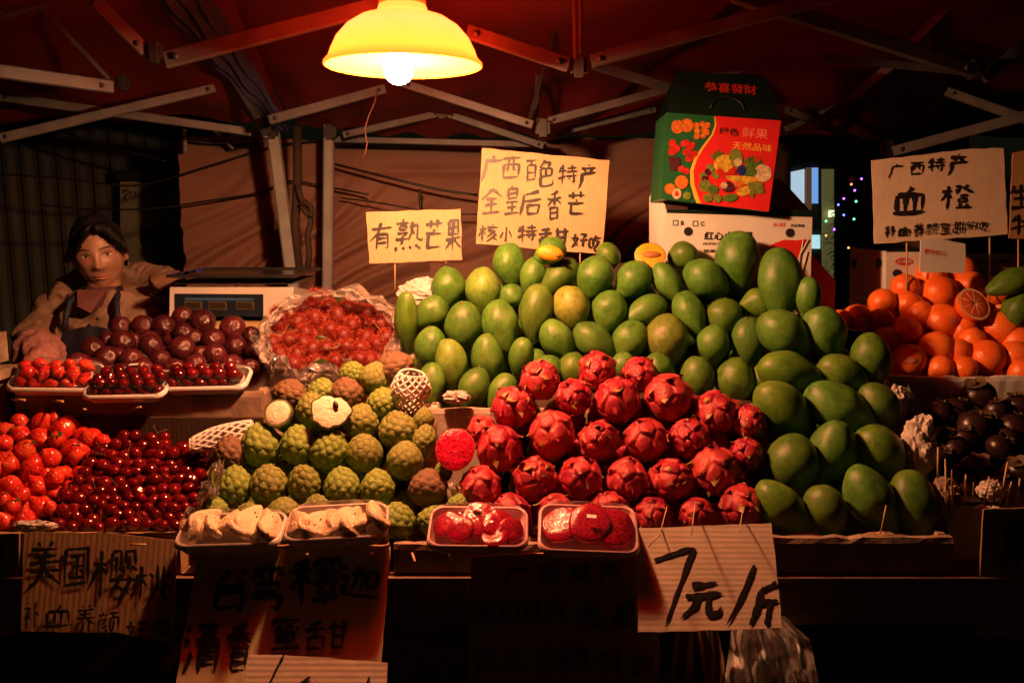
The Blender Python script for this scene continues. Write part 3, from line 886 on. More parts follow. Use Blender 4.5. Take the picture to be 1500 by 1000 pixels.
def printed(P, text, x0, y0, hpx, mt, parent, name='printed_text', bold=.012, off=.0015, wpx=None, roll=0):
    """flat printed lettering with its lower left corner at pixel x0, y0 on plane P"""
    c = bpy.data.curves.new('text', 'FONT'); c.body = text; c.size = 1; c.offset = bold; c.resolution_u = 3
    o = bpy.data.objects.new('text', c); COL.objects.link(o)
    bpy.context.view_layer.update()
    m = bpy.data.meshes.new_from_object(o.evaluated_get(bpy.context.evaluated_depsgraph_get()))
    bpy.data.objects.remove(o); bpy.data.curves.remove(c)
    n = len(m.vertices); a = np.empty(n * 3); m.vertices.foreach_get('co', a); a = a.reshape(-1, 3)
    w0, w1 = a[:,0].min(), a[:,0].max(); h0, h1 = a[:,1].min(), a[:,1].max()
    o0 = P.hit(x0, y0)
    sc = (P.hit(x0, y0 - hpx) - o0).length / (h1 - h0)
    scx = sc if wpx is None else (P.hit(x0 + wpx, y0) - o0).length / (w1 - w0)
    cr, sr = math.cos(R(roll)), math.sin(R(roll))
    b = MB(); V = []
    for v in a:
        u, w = (v[0]-w0)*scx, (v[1]-h0)*sc
        u, w = u*cr - w*sr, u*sr + w*cr
        V.append(o0 + P.x*u + P.y*w + P.n*off)
    b.add(V, [tuple(f.vertices) for f in m.polygons]); bpy.data.meshes.remove(m)
    return b.build(name, mt, parent)
printed(P, '糖中红心', 1353, 372, 8, print_red, e, wpx=34, roll=-6)

sign('price_sign', 'tilted price board reading 7元/斤 below the dragon fruit', [(929,774),(1012,770),(1130,766),(1137,830),(1146,919),(1060,923),(935,925)], (1036,846), 1.39, 36, 0, card_h,
     [('7',951,1013,803,919),('元',997,1061,846,910),('/',1066,1101,830,918),('斤',1098,1143,851,919)], .115, .12, 6)
sign('cherry_sign', 'brown cardboard sign reading 美国樱桃 below the cherries', [(35,779),(150,780),(259,791),(253,940),(205,934),(175,926),(31,924)], (145,850), 1.46, 20, 0, card_w2,
     [('美',40,93,791,864),('国',93,135,797,860),('樱',133,205,802,880),('桃',195,253,826,884),('补',35,62,880,922),('血',64,108,886,920),('养',110,143,884,930),('颜',143,176,895,934),('好',184,220,907,936),('吃',224,253,903,934)], .085, .05, 7)
sign('custard_apple_sign', 'large folded cardboard sign reading 台湾釋迦 below the custard apple slices', [(290,806),(430,802),(572,800),(564,900),(556,1015),(400,1025),(252,1035)], (420,830), 1.44, 36, 0, card_a,
     [('台',306,364,833,895),('湾',348,418,824,899),('釋',420,499,816,891),('迦',495,557,824,880),('清',271,325,909,982),('香',329,375,913,976),('蜜',394,445,903,955),('甜',445,512,907,955)], .095, .05, 8)
sign('price_sign', 'price board cut off by the lower edge of the photo below the 台湾釋迦 sign', [(366,957),(470,962),(568,970),(566,1030),(350,1030)], (460,990), 1.27, 36, 0, card_h,
     [('1',392,416,960,1012),('0',425,480,988,1050),('/',520,540,990,1050)], .05, .1, 9)
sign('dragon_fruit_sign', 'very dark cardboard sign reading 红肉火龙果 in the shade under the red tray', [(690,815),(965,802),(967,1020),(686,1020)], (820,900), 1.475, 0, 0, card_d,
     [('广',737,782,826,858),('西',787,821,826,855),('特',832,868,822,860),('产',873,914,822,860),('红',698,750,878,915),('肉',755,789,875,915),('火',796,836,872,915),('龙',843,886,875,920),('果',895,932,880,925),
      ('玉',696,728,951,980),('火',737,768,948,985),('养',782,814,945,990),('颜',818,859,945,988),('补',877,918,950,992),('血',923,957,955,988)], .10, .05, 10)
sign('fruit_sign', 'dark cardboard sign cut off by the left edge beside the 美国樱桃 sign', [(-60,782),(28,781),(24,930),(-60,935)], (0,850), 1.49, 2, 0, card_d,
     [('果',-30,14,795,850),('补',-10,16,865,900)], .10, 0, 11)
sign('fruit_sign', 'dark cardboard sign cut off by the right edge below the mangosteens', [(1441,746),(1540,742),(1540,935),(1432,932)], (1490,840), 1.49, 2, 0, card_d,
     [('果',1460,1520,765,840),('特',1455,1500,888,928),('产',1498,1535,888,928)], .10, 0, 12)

# ---------------------------------------------------------------- boxes the fruit stands in
def crate(name, label, x0, x1, ytop, Y, depth, z0, mt, wall=.022, back_up=0, cat='box', group=None, lip=True):
    """open topped box; front rim runs between photo pixels x0..x1 at height ytop, distance Y"""
    a = at(x0, ytop, Y); c = at(x1, ytop, Y)
    z1 = a.z
    e = empty(name, ((a.x+c.x)/2, Y, z0), label, cat, group)
    X0, X1 = a.x, c.x
    def wav(bx, nm):
        # chipped foam wall: subdivided box with uneven top edge
        lo, hi = bx; n = 24
        along = 0 if hi[0]-lo[0] > hi[1]-lo[1] else 1
        V = []; Fc = []
        rnd = random.Random(hash(nm) % 1000 + int(x0))
        for i in range(n+1):
            t = i / n
            p = lo[along] + (hi[along]-lo[along]) * t
            zt = hi[2] - abs(rnd.gauss(0, .0022)) ; zm = hi[2] - .012
            for (o_, z) in ((lo[1-along], lo[2]), (lo[1-along] - .0 + rnd.uniform(0,.002), zm), (lo[1-along] + .004, zt), (hi[1-along] - .004, zt + rnd.uniform(-.002,.001)), (hi[1-along], zm), (hi[1-along], lo[2])):
                V.append((p, o_, z) if along == 0 else (o_, p, z))
        for i in range(n):
            for k in range(5): Fc.append((i*6+k, (i+1)*6+k, (i+1)*6+k+1, i*6+k+1) if along == 0 else (i*6+k+1, (i+1)*6+k+1, (i+1)*6+k, i*6+k))
        Fc.append((0,1,2,3,4,5)); Fc.append(tuple(n*6+k for k in (5,4,3,2,1,0)))
        b = MB(); b.add(V, Fc); return b.build(nm, mt, e)
    wav(((X0, Y, z0+.001), (X1, Y+wall, z1)), 'front_wall')
    wav(((X0, Y+depth-wall, z0+.001), (X1, Y+depth, z1+back_up)), 'back_wall')
    wav(((X0, Y+wall+.001, z0+.001), (X0+wall, Y+depth-wall-.001, z1)), 'side_wall')
    wav(((X1-wall, Y+wall+.001, z0+.001), (X1, Y+depth-wall-.001, z1)), 'side_wall')
    b = MB(); b.box((X0+wall+.001, Y+wall+.001, z0+.0015), (X1-wall-.001, Y+depth-wall-.001, z0+.018)); b.build('bottom', mt, e)
    return e, z1
T0 = TOPZ
crate('foam_box', 'long soiled foam box coloured darker for shade, holding the dragon fruit above the dark sign', 576, 936, 797, 1.50, .34, T0, foam_dirty_shaded)
crate('foam_box', 'grimy shade-coloured foam box under the lowest mangoes, right of the 7元/斤 board', 942, 1398, 787, 1.50, .36, T0, foam_dirty_shaded)  # shade on these two box fronts is put into the foam colour
crate('cardboard_box', 'brown cardboard box under the custard apples', 284, 570, 797, 1.503, .34, T0, card_w2, .006)
crate('cardboard_box', 'shallow cardboard box full of cherries and strawberries at the left', -70, 262, 779, 1.50, .36, T0, card_w2, .006)
crate('foam_box', 'raised foam box under the back mangoes with its pale rim showing beside the net', 627, 1120, 598, 1.86, .34, T0, foam_mat)
crate('foam_box', 'foam box supporting the passion fruit and the three small trays', 20, 382, 574, 1.90, .42, T0, foam_dirty_shaded)
crate('foam_box', 'pale foam box under the oranges', 1306, 1560, 551, 2.00, .36, T0, foam_clean)
crate('foam_box', 'chipped foam box under the mangosteens at the right edge', 1392, 1570, 742, 1.56, .38, T0, foam_mat)
crate('foam_box', 'foam box under the rambutan heap', 395, 590, 548, 1.98, .34, T0, foam_mat)
# near-black board standing in for the shade under the cherry trays
b = MB(); P_ = at(20, 612, 1.885); q_ = at(384, 612, 1.885); b.box((P_.x, 1.886, T0+.001), (q_.x, 1.898, P_.z)); tag(b.build('shade_sheet', card_black), 'near-black sheet standing in for shade below the cherry trays, behind the strawberries', 'cardboard')
# mangosteen corner block and folded wall
# foam boxes at the far left edge
b = MB(); q0 = at(-180, 536, 1.98); q1 = at(-20, 492, 1.98); b.box(q0, (q1.x, 2.06, q1.z)); tag(b.build('foam_block', foam_dirty_shaded), 'pale foam block at the left edge behind the strawberry tray', 'foam block')
b = MB()
b.box((at(-180,600,1.86).x, 1.86, T0), (at(-12,600,1.86).x, 1.93, at(20,560,1.86).z)); b.box((at(-180,600,1.86).x-.01, 1.85, at(20,558,1.85).z), (at(0,600,1.85).x, 1.94, at(20,544,1.85).z))
tag(b.build('foam_box', foam_dirty_shaded), 'lidded grey foam box at the left edge below the pale foam block', 'box')

# ---------------------------------------------------------------- cartons
def carton_prism(b, P, quad, depth, mi=0):
    b.slab([P.hit(*c) for c in quad], P.n, depth, mi)
# dragon fruit carton (white)
P = Plane(1080, 350, 2.24, 0, -1)
e = empty('fruit_carton', P.hit(1080, 460), 'white fruit carton reading 红心火龙果 under the red gift box', 'carton')
b = MB(); carton_prism(b, P, [(978,460),(1186,460),(1190,316),(977,312)], .28); b.build('carton_body', carton_white, e)
b = MB(); b.slab([P.hit(x, y, .001) for x, y in ((977,312),(977,307),(1190,307),(1190,318))][::-1][::-1], P.n, .29)
b.build('top_edge', print_dkgreen, e)
PL = P.hit(977, 312); 
L0 = at(952, 266, 2.34); L1 = at(952, 430, 2.34)
b = MB(); b.slab([P.hit(977,455,-.002)+Vector((-.003,0,0)), P.hit(977,311,-.002)+Vector((-.003,0,0)), at(962,262,2.30), at(951,290,2.36), at(951,400,2.40)], Vector((-1,-.3,0)).normalized(), .004); b.build('side_flap', carton_white, e)
b = MB(); b.slab([at(1144,262,2.42), at(1186,308,2.30), at(1130,309,2.26), at(1118,264,2.4)], Vector((0,-1,.2)).normalized(), .004); b.build('top_flap', card_w2, e)
b = MB(); b.slab([at(985,300,2.36), at(1120,300,2.36), at(1120,285,2.40), at(968,278,2.40)], Vector((0,-1,.2)).normalized(), .004); b.build('top_flap', carton_white, e)
def disc(P, x, y, r, mt, name, parent, off=.0015, sy=1, n=24):
    b = MB(); b.add([P.hit(x + r*math.cos(2*math.pi*k/n), y - r*sy*math.sin(2*math.pi*k/n), off) for k in range(n)], [tuple(range(n))]); return b.build(name, mt, parent)
disc(P, 1008, 339, 6.5, print_black, 'hand_hole', e); disc(P, 1157, 341, 6.5, print_black, 'hand_hole', e)
def frame_sq(P, x, y, s, mt, parent):
    b = MB()
    for q in (((x,y),(x+s,y)),((x+s,y),(x+s,y-s)),((x+s,y-s),(x,y-s)),((x,y-s),(x,y))):
        b.tube([P.hit(*q[0], .001), P.hit(*q[1], .001)], .0012, 4)
    b.build('printed_square', mt, parent)
frame_sq(P, 986, 330, 7, print_green, e); frame_sq(P, 1015, 331, 7, print_green, e)
printed(P, 'B', 997, 330, 6.5, print_black, e, bold=.03); printed(P, 'C', 1026, 331, 6.5, print_black, e, bold=.03)
printed(P, '红心火龙果', 1031, 352, 13, print_black, e, bold=.03, wpx=72)
printed(P, 'HONG ROU HUO LONG', 1030, 359, 4.2, print_black, e, wpx=72)
printed(P, '健康养颜', 1030, 370, 5, print_black, e, wpx=36)
printed(P, '稻米零售', 1158, 333, 4.6, print_black, e, bold=.02, wpx=20); printed(P, '火红', 1131, 332, 6, print_red, e, wpx=20)
b = MB(); b.add([P.hit(x, y, .0022) for x, y in ((1118,400),(1120,372),(1130,358),(1148,351),(1166,352),(1182,350),(1172,364),(1168,392),(1160,408))], [tuple(range(9))]); b.build('printed_dragon_fruit', print_red, e)
b = MB()
for q in (((1168,402),(1172,372),(1184,350)),((1164,396),(1174,364),(1176,352)),((1172,408),(1178,384),(1182,368))): b.tube([P.hit(*c, .003) for c in q], .0014, 4)
b.build('printed_leaf_line', carton_white, e)

# red box behind mangoes
P2 = Plane(1200, 420, 2.30, 0, 18)
b = MB(); carton_prism(b, P2, [(1150,470),(1222,470),(1224,412),(1186,368),(1150,372)], .2)
tag(b.build('red_box', print_red), 'plain red box partly hidden behind the mangoes and the white carton', 'box')

# gift box
P = Plane(1060, 230, 2.20, 3, 1)
e = empty('gift_box', P.hit(1045, 300), 'red and green fruit gift box with a dark handle flap, standing on the white carton', 'gift box')
FR = [(968,291),(1126,310),(1144,177),(977,165)]
b = MB(); carton_prism(b, P, FR, .15); b.build('box_body', print_green, e)
# red field with curved left edge
b = MB(); b.add([P.hit(x, y, .0008) for x, y in ((1126,310),(1144,177),(1046,170),(1047,182),(1043,196),(1032,212),(1021,228),(1014,244),(1012,262),(1016,282),(1023,298))], [tuple(range(11))]); b.build('red_panel', print_red, e)
b = MB()
cv = [(1047,172),(1048,184),(1043,198),(1031,214),(1019,232),(1013,250),(1014,270),(1020,290),(1024,298)]
V = []
for i, c in enumerate(cv): 
    w = .8 + 2.6 * (i / 8)**.8
    V += [P.hit(c[0]-w, c[1], .0016), P.hit(c[0]+w, c[1], .0016)]
b.add(V, [(2*i, 2*i+1, 2*i+3, 2*i+2) for i in range(8)]); b.build('yellow_curve', print_yellow, e)
# sloping top with handle
tl, tr_ = P.hit(977,165), P.hit(1144,177)
bk = -P.n * .075
hl, hr = P.hit(990,112) + bk*.5, P.hit(1134,118) + bk*.5
b = MB(); b.slab([tl, tr_, hr, hl], (tr_-tl).cross(hl-tl).normalized(), .002)
b.slab([tl-P.n*.151, tr_-P.n*.151, hr-P.n*.006, hl-P.n*.006][::-1], -(tr_-tl).cross(hl-tl).normalized(), .002)
b.slab([hl, hr, hr + Vector((-.015,0,.02)), hl + Vector((.015,0,.018))], P.n, .002)
b.build('handle_flap', print_dkgreen, e)
class PT:  # plane of the sloping flap
    pass
nf = (tr_-tl).cross(hl-tl).normalized()
Pf = Plane(1060, 150, 2.2); Pf.o = tl; Pf.x = (tr_-tl).normalized(); Pf.n = nf; Pf.y = nf.cross(Pf.x)
printed(Pf, '恭喜發財', 1031, 136, 14, M('printed_flap_red', (.55,.03,.02)), e, bold=.015, wpx=76, off=.007)
b = MB(); b.tube([Pf.hit(x, y, .003) for x, y in ((1040,160),(1044,150),(1056,143),(1072,144),(1086,152),(1090,162))], .0022, 5); b.build('handle_cut', print_black, e)
printed(P, '绿色', 1053, 197, 11, print_dkgreen, e, bold=.02, wpx=29, roll=-5)
printed(P, '鲜果', 1086, 201, 15, M('printed_pink', (.85,.25,.16)), e, bold=-.0, wpx=38, roll=-5)
printed(P, '天然品味', 1072, 218, 11, print_yellow, e, bold=.0, wpx=58, roll=-5)
# printed fruit pictures: small flat shapes
def pm(n, c): return M('printed_' + n, c, tuple(x*.3 for x in c), 110, .4)
po, pr_, pg, pgr, py_, pb, pw, pp = pm('orange',(.80,.22,.03)), pm('crimson',(.65,.03,.02)), pm('leaf_green',(.10,.22,.03)), pm('grape_green',(.22,.30,.05)), pm('banana_yellow',(.80,.52,.06)), pm('blue',(.02,.04,.25)), pm('cream',(.78,.62,.40)), pm('plum',(.10,.015,.03))
def ell(x, y, rx, ry, mt, ang=0, off=.002):
    n = 16; b = MB(); ca, sa = math.cos(R(ang)), math.sin(R(ang))
    V = []
    for k in range(n):
        u = rx*math.cos(2*math.pi*k/n); v = ry*math.sin(2*math.pi*k/n)
        V.append(P.hit(x + u*ca - v*sa, y - (u*sa + v*ca), off))
    b.add(V, [tuple(range(n))]); b.build('printed_fruit', mt, e)
k_ = 0
def pe(*a, **k):
    global k_
    k_ += 1; ell(*a, off=.0018 + k_*.00002, **k)
for x, y in ((992,186),(1006,184)): pe(x, y, 9 if x < 1000 else 10, 10, po)
for x, y in ((1020,184),(1029,182),(1021,192),(1031,190),(1036,184),(1020,200),(1030,199),(1035,194)): pe(x, y, 4.5, 4.5, po)
for x, y in ((985,210),(990,218),(984,222)): pe(x, y, 6, 6, pr_)
for x, y in ((1003,210),(1012,214),(1006,222),(1016,226),(1010,232)): pe(x, y, 7, 5, pr_, ang=30)
for i in range(14): pe(981 + (i%4)*4 + (i//4), 233 + (i//4)*5, 2.6, 2.6, pp)
for x, y in ((998,248),(1005,251)): pe(x, y, 5, 5, pr_)
pe(998,267,10,10,po); pe(981,277,8,8,po); pe(991,284,7,8,pw); pe(991,284,3,4,pr_); pe(1006,287,6,6,pgr)
# basket of fruit on the red field
for i in range(5): pe(1046+i*3, 228-abs(i-2)*-2, 2, 9, pg, ang=(2-i)*22)
pe(1060,240,15,13,py_, ang=20); pe(1078,232,10,14,pgr, ang=15); pe(1080,238,6,6,pw); pe(1103,238,13,9,pg); pe(1108,234,4,4,pr_)
pe(1117,254,13,13,pw); pe(1095,252,14,8,pg); pe(1086,250,7,8,pb)
for x, y in ((1040,246),(1048,256),(1030,258)): pe(x, y, 6, 6, pgr)
for x, y in ((1036,252),(1032,262)): pe(x, y, 4.5, 5, pp)
for x, y in ((1054,252),(1062,258),(1072,252)): pe(x, y, 6, 5, pr_)
pe(1084,264,22,5,py_, ang=-12); pe(1092,262,20,4,py_, ang=-4); pe(1080,270,9,5,po)
pe(1032,272,9,9,pgr); pe(1044,278,8,7,pg); pe(1066,274,10,8,pp); pe(1060,272,5,5,pw); pe(1090,280,12,7,py_, ang=15)
for i in range(16): pe(1098 + (i%5)*4 + (i//5), 270 + (i//5)*5.5, 3, 3, pgr)
for x, y in ((1036,290),(1050,291)): pe(x, y, 6.5, 6.5, pgr)
pe(1069,290,11,6,pg, ang=8)

# cartons at the right behind the oranges
P = Plane(1320, 400, 2.34, 0, -2)
def carton(label, quad, Y, depth, yaw, mt=None):
    P = Plane(quad[0][0], quad[0][1], Y, 0, yaw)
    e = empty('fruit_carton', P.hit((quad[0][0]+quad[1][0])/2, quad[0][1]), label, 'carton')
    b = MB(); carton_prism(b, P, quad, depth); b.build('carton_body', mt or carton_white, e)
    b = MB(); b.slab([P.hit(quad[3][0], quad[3][1], .001), P.hit(quad[2][0], quad[2][1], .001), P.hit(quad[2][0], quad[2][1]-3.5, .001), P.hit(quad[3][0], quad[3][1]-3.5, .001)], P.n, depth+.002); b.build('top_edge', print_dkgreen, e)
    return e, P
e, P = carton('white carton with a red oval mark and black hand hole, left of the small card', [(1299,440),(1400,446),(1400,368),(1299,369)], 2.36, .25, 0)
disc(P, 1324, 383, 13, print_red, 'red_oval', e, sy=.42); disc(P, 1314, 400, 7, print_black, 'hand_hole', e, sy=.8)
printed(P, '百果园', 1313, 385.5, 5, carton_white, e, off=.003, wpx=22)
b = MB(); b.slab([P.hit(1298,441,-.002), P.hit(1298,368,-.002), at(1246,362,2.50), at(1243,452,2.5)], Vector((-.7,-.7,0)), .004); b.build('side_panel', carton_white, e)
for (x, y) in ((1251,386),(1288,385)): 
    b = MB(); c = P.hit(1298, y, 0); s_ = (1298-x)/54.0; q = c.lerp(at(1245, y, 2.5), s_) + Vector((-.003,-.004,0))
    b.add([q + Vector((.010*math.cos(a_)*.55, -.008*math.cos(a_), .015*math.sin(a_))) for a_ in [2*math.pi*k/12 for k in range(12)]], [tuple(range(12))]); b.build('hand_hole', print_black, e)
e, P = carton('white carton with small black printing behind the cut orange at the right', [(1402,440),(1560,446),(1560,372),(1402,370)], 2.40, .25, 0)
printed(P, '检生产日期酸甜', 1422, 386, 5.5, print_black, e, wpx=58); printed(P, '专业公司', 1428, 396, 4.5, print_black, e, wpx=26)
e, P = carton('upper brown carton stacked behind the 血橙 sign', [(1258,366),(1500,366),(1500,262),(1262,268)], 2.50, .25, -22, card_black)
b = MB()
for i in range(7): b.box(P.hit(1270, 302+i*6, .002) , P.hit(1279, 304+i*6, .001))
b.build('printed_lines', print_black, e)

# weighing scale
P = Plane(340, 440, 2.45, 8)
e = empty('weighing_scale', at(340, 470, 2.5), 'electronic market scale with a wide metal platter, left of the rambutans', 'scale')
b = MB(); b.slab([P.hit(x, y) for x, y in ((248,463),(428,463),(430,420),(249,420))], P.n, .26); b.build('housing', M('scale_white_plastic', (.62,.56,.50), (.5,.45,.40), 6, .45), e)
b = MB(); b.slab([P.hit(x, y, .004) for x, y in ((257,462),(386,464),(386,431),(257,430))], P.n, .003); b.build('display_face', M('scale_dark_face', (.012,.018,.03), None, 20, .25), e)
b = MB()
b.slab([P.hit(x, y, .006) for x, y in ((272,440),(372,440),(372,437),(272,436))], P.n, .001); b.build('blue_strip', M('scale_blue', (.03,.10,.25), None, 20, .4), e)
for x in (271, 307, 347):
    o = MB().slab([P.hit(*q, .008) for q in ((x,453),(x+26,454),(x+26,442),(x,441))], P.n, .003).build('display_window', M('lcd_frame', (.10,.085,.06), None, 20, .3), e)
    MB().slab([P.hit(*q, .0095) for q in ((x+1.5,451.5),(x+24.5,452.5),(x+24.5,443.5),(x+1.5,442.5))], P.n, .001).build('lcd', M('lcd_dark', (.03,.022,.016), None, 20, .15), o)
b = MB(); a_ = at(252, 414, 2.42); c_ = at(426, 411, 2.42)
b.box((a_.x, 2.44, a_.z - .006), (c_.x, 2.70, a_.z)); b.build('platter_support', steel_mat, e)
b = MB(); x0, x1 = at(246,404,2.42).x, at(432,404,2.42).x; z = at(250, 405, 2.42).z
b.box((x0, 2.41, z-.003), (x1, 2.74, z)); b.box((x0, 2.408, z-.003), (x1, 2.412, z+.006)); b.box((x0-.002,2.41,z-.003),(x0+.002,2.74,z+.006)); b.box((x1-.002,2.41,z-.003),(x1+.002,2.74,z+.006)); b.box((x0, 2.738, z-.003), (x1, 2.742, z+.006))
b.build('platter', M('platter_steel', (.20,.19,.19), (.14,.13,.13), 20, .22, metal=.9), e)
for x in (262, 416): b = MB(); p = at(x, 417, 2.5); b.tube([p - Vector((0,0,.004)), p + Vector((0,0,.012))], .012, 10); b.build('support_post', black_plastic, e)
# blue film on the platter corner
b = MB(); V = []; Fc = []
for j in range(6):
    for i in range(12): V.append((x0 + .004 + i*.0075, 2.415 + j*.02, z + .004 + .016*(i/11)*(1-abs(i-8)/11) + .004*math.sin(i*2.1+j)))
for j in range(5):
    for i in range(11): Fc.append((j*12+i, j*12+i+1, (j+1)*12+i+1, (j+1)*12+i))
b.add(V, Fc, 0, True); tag(b.build('plastic_scrap', M('blue_plastic_film', (.04,.06,.45), (.03,.04,.32), 20, .25)), 'scrap of shiny blue plastic on the left corner of the scale platter', 'plastic')
b = MB(); q = at(250, 470, 2.42); r_ = at(432, 470, 2.42); b.box((q.x, 2.40, T0+.001), (r_.x, 2.74, at(250,465,2.45).z-.012))
tag(b.build('cardboard_box', card_a), 'cardboard box carrying the weighing scale', 'box')
# ---------------------------------------------------------------- fruit meshes (unit size: about 1 across)
ORD = ['first','second','third','fourth','fifth','sixth','seventh','eighth','ninth','tenth','eleventh','twelfth','thirteenth','fourteenth','fifteenth','sixteenth','seventeenth','eighteenth','nineteenth','twentieth']
def nth(n):
    if n < 20: return ORD[n]
    return '%d%s' % (n + 1, {1:'st',2:'nd',3:'rd'}.get((n+1) % 10, 'th'))
def set_attr(m, name, vals):
    a = m.attributes.new(name, 'FLOAT', 'POINT'); a.data.foreach_set('value', np.asarray(vals, dtype=np.float32))
def mesh_mango(i, mt):
    V, Fc = uvsphere(40, 28)
    z = V[:,2].copy()
    k = 1 - (.26+.05*(i%3))*np.clip(-z+.15,0,1.15)**1.25 + .02*z - .05*np.clip(z-.7,0,1)
    P = V * .5
    P[:,0] *= k; P[:,1] *= k * .90
    P[:,0] += (.05 + .045*(i%3)) * np.clip(-z,0,1)**2 - .02*z
    P += V * (snoise(V, 2.3, 40+i, 2) * .030)[:,None]
    # beak near the tip and stem dimple
    P += V * (.022*np.exp(-((V[:,0]-.55)**2 + (z+.75)**2 + V[:,1]**2)/.05))[:,None]
    P[:,2] -= .03*np.exp(-(V[:,0]**2+V[:,1]**2)/.02)*(z>0)
    # a few have a dent
    if i % 2: 
        d = np.array([.5,-.8,.2]); d /= np.linalg.norm(d)
        P -= V * (.02*np.exp(-((V-d)**2).sum(1)/.10))[:,None]
    m = mesh('mango', P, Fc, True, [mt]); return m
def mesh_stub():
    b = MB(); b.tube([(0,0,.44),(.006,.004,.485),(.01,.0,.51)], .03, 8, taper=[1.3,.9,.6]); 
    m = mesh('stem_stub', b.v, b.f, True, [stem_mat]); return m
# dragon fruit: body with swollen bract bases plus separate curling bract tips
def dragon_mesh(seed):
    V, Fc = uvsphere(96, 64)
    C = fib(19 + seed % 3 * 2); rg = np.random.default_rng(seed)
    C = C + rg.normal(size=C.shape)*.07; C /= np.linalg.norm(C, axis=1)[:,None]
    A = V.copy(); 
    # bracts overlap towards the crown (+z): measure from a centre below the tip
    d = np.sqrt((((A[:,None,:]-C[None])*np.array([1,1,.9]))**2).sum(-1))
    s = np.sort(d, 1); edge = s[:,1]-s[:,0]; idx = d.argmin(1)
    ce = C[idx]
    up = A[:,2]-ce[:,2]                              # position along the bract towards its tip
    lift = np.clip(up/.35, -1, 1)
    crest = np.clip(edge/.30, 0, 1); crest = crest*crest*(3-2*crest)
    h = .022*crest + .040*np.clip(lift,0,1)**1.3*np.clip(edge/.12,0,1) - .010*np.clip(-lift,0,1)
    h += .030*np.exp(-((A - ce - np.array([0,0,.25]))**2).sum(1)/.012)
    P = A*(.468 + h + .012*snoise(A, 4, seed, 2))[:,None]
    P[:,2] *= 1.08
    m = mesh('dragon_body', P, Fc, True, [dragon_skin])
    set_attr(m, 'crest', np.clip(h/.075, 0, 1))
    return m, C
def bract_mesh(v):
    n = 7; V = []; 
    for i in range(n):
        t = i/(n-1); w = .115*(1-t**1.3)+.004; y = .22*t; z = .028 + .10*t**2*(1 if v % 2 else .6) - .12*(t**4)*(v==2)
        V += [(-w, y, z-.02*(1-t)), (0, y, z + .02), (w, y, z-.02*(1-t))]
    Fc = []
    for i in range(n-1):
        for k in (0, 1): Fc.append((3*i+k, 3*i+k+1, 3*i+k+4, 3*i+k+3))
    Vb = [(a, b_, c-.012) for a, b_, c in V]; N_ = len(V)
    F2 = [tuple(x+N_ for x in f[::-1]) for f in Fc]
    return mesh('bract', V + Vb, Fc + F2, True, [[dragon_skin, bract_green, bract_green][v]])
def facing(n, spin=0):
    """rotation whose z is n and whose y points towards +z of the fruit"""
    n = Vector(n).normalized(); up = Vector((0,0,1))
    y = (up - n*up.dot(n)); 
    if y.length < .1: y = Vector((1,0,0)) - n*n.x
    y.normalize(); x = y.cross(n)
    return Matrix((x, y, n)).transposed().to_4x4() @ Matrix.Rotation(spin, 4, 'Z')
DRAG = [dragon_mesh(s) for s in range(5)]
BR = [bract_mesh(v) for v in range(3)]
for m_, _ in DRAG:
    pass
# custard apples
def custard_mesh(seed, mt, smoothk=0):
    V, Fc = uvsphere(80, 56)
    z = V[:,2]
    C = fib(64 + 14*(seed % 2)); rg = np.random.default_rng(seed+50)
    C = C + rg.normal(size=C.shape)*.03; C /= np.linalg.norm(C, axis=1)[:,None]
    d = np.sqrt(((V[:,None,:]-C[None])**2).sum(-1)); s = np.sort(d, 1); edge = s[:,1]-s[:,0]
    c = np.clip(edge/.14, 0, 1); c = np.sqrt(c)
    h = (.044 if not smoothk else .022)*c + (.018 if not smoothk else .006)*np.exp(-(s[:,0]/.08)**2)
    k = 1 - .26*np.clip(z,0,1)**1.5 + .02*z - .06*np.clip(-z-.6,0,1)
    P = V*(.465 + h + .016*snoise(V, 2.2, seed, 2))[:,None]
    P[:,0] *= k; P[:,1] *= k; 
    m = mesh('custard_apple', P, Fc, True, [mt]); set_attr(m, 'crest', np.clip(c*.8 + .35*np.exp(-(s[:,0]/.06)**2), 0, 1)); return m
CUST = [custard_mesh(0, custard_mats[0]), custard_mesh(1, custard_mats[0]), custard_mesh(2, custard_mats[1]), custard_mesh(3, custard_mats[1], 1), custard_mesh(4, custard_mats[2], 0), custard_mesh(5, custard_mats[1])]
MANG = [[mesh_mango(i, mt) for i in range(4)] for mt in mango_mats]
STUB = mesh_stub()
def round_mesh(name, mt, seed, fx=1, fz=1, dim=.05, nz=.012, nu=28, nv=18):
    V, Fc = uvsphere(nu, nv)
    P = V*(.5 + nz*snoise(V, 2.2, seed, 2))[:,None]
    P[:,2] -= dim*np.exp(-(V[:,0]**2+V[:,1]**2)/.05)*(V[:,2]>0)
    P[:,0] *= fx; P[:,2] *= fz
    return mesh(name, P, Fc, True, [mt])
CHER = [round_mesh('cherry', cherry_skin, s, 1.06, .94, .10, .012, 20, 14) for s in range(3)]
PASS = [round_mesh('passion_fruit', passion_skin, s, 1, 1.02, .03, .014, 30, 20) for s in range(4)]
ORAN = [round_mesh('orange', orange_peel, s, 1, .97, .015, .008, 32, 22) for s in range(3)]
MGST = [round_mesh('mangosteen', mangosteen_skin, s, 1, .90, .02, .014, 28, 18) for s in range(3)]
RAMB = [round_mesh('rambutan', rambutan_skin, s, 1, 1.06, .02, .02, 20, 14) for s in range(3)]
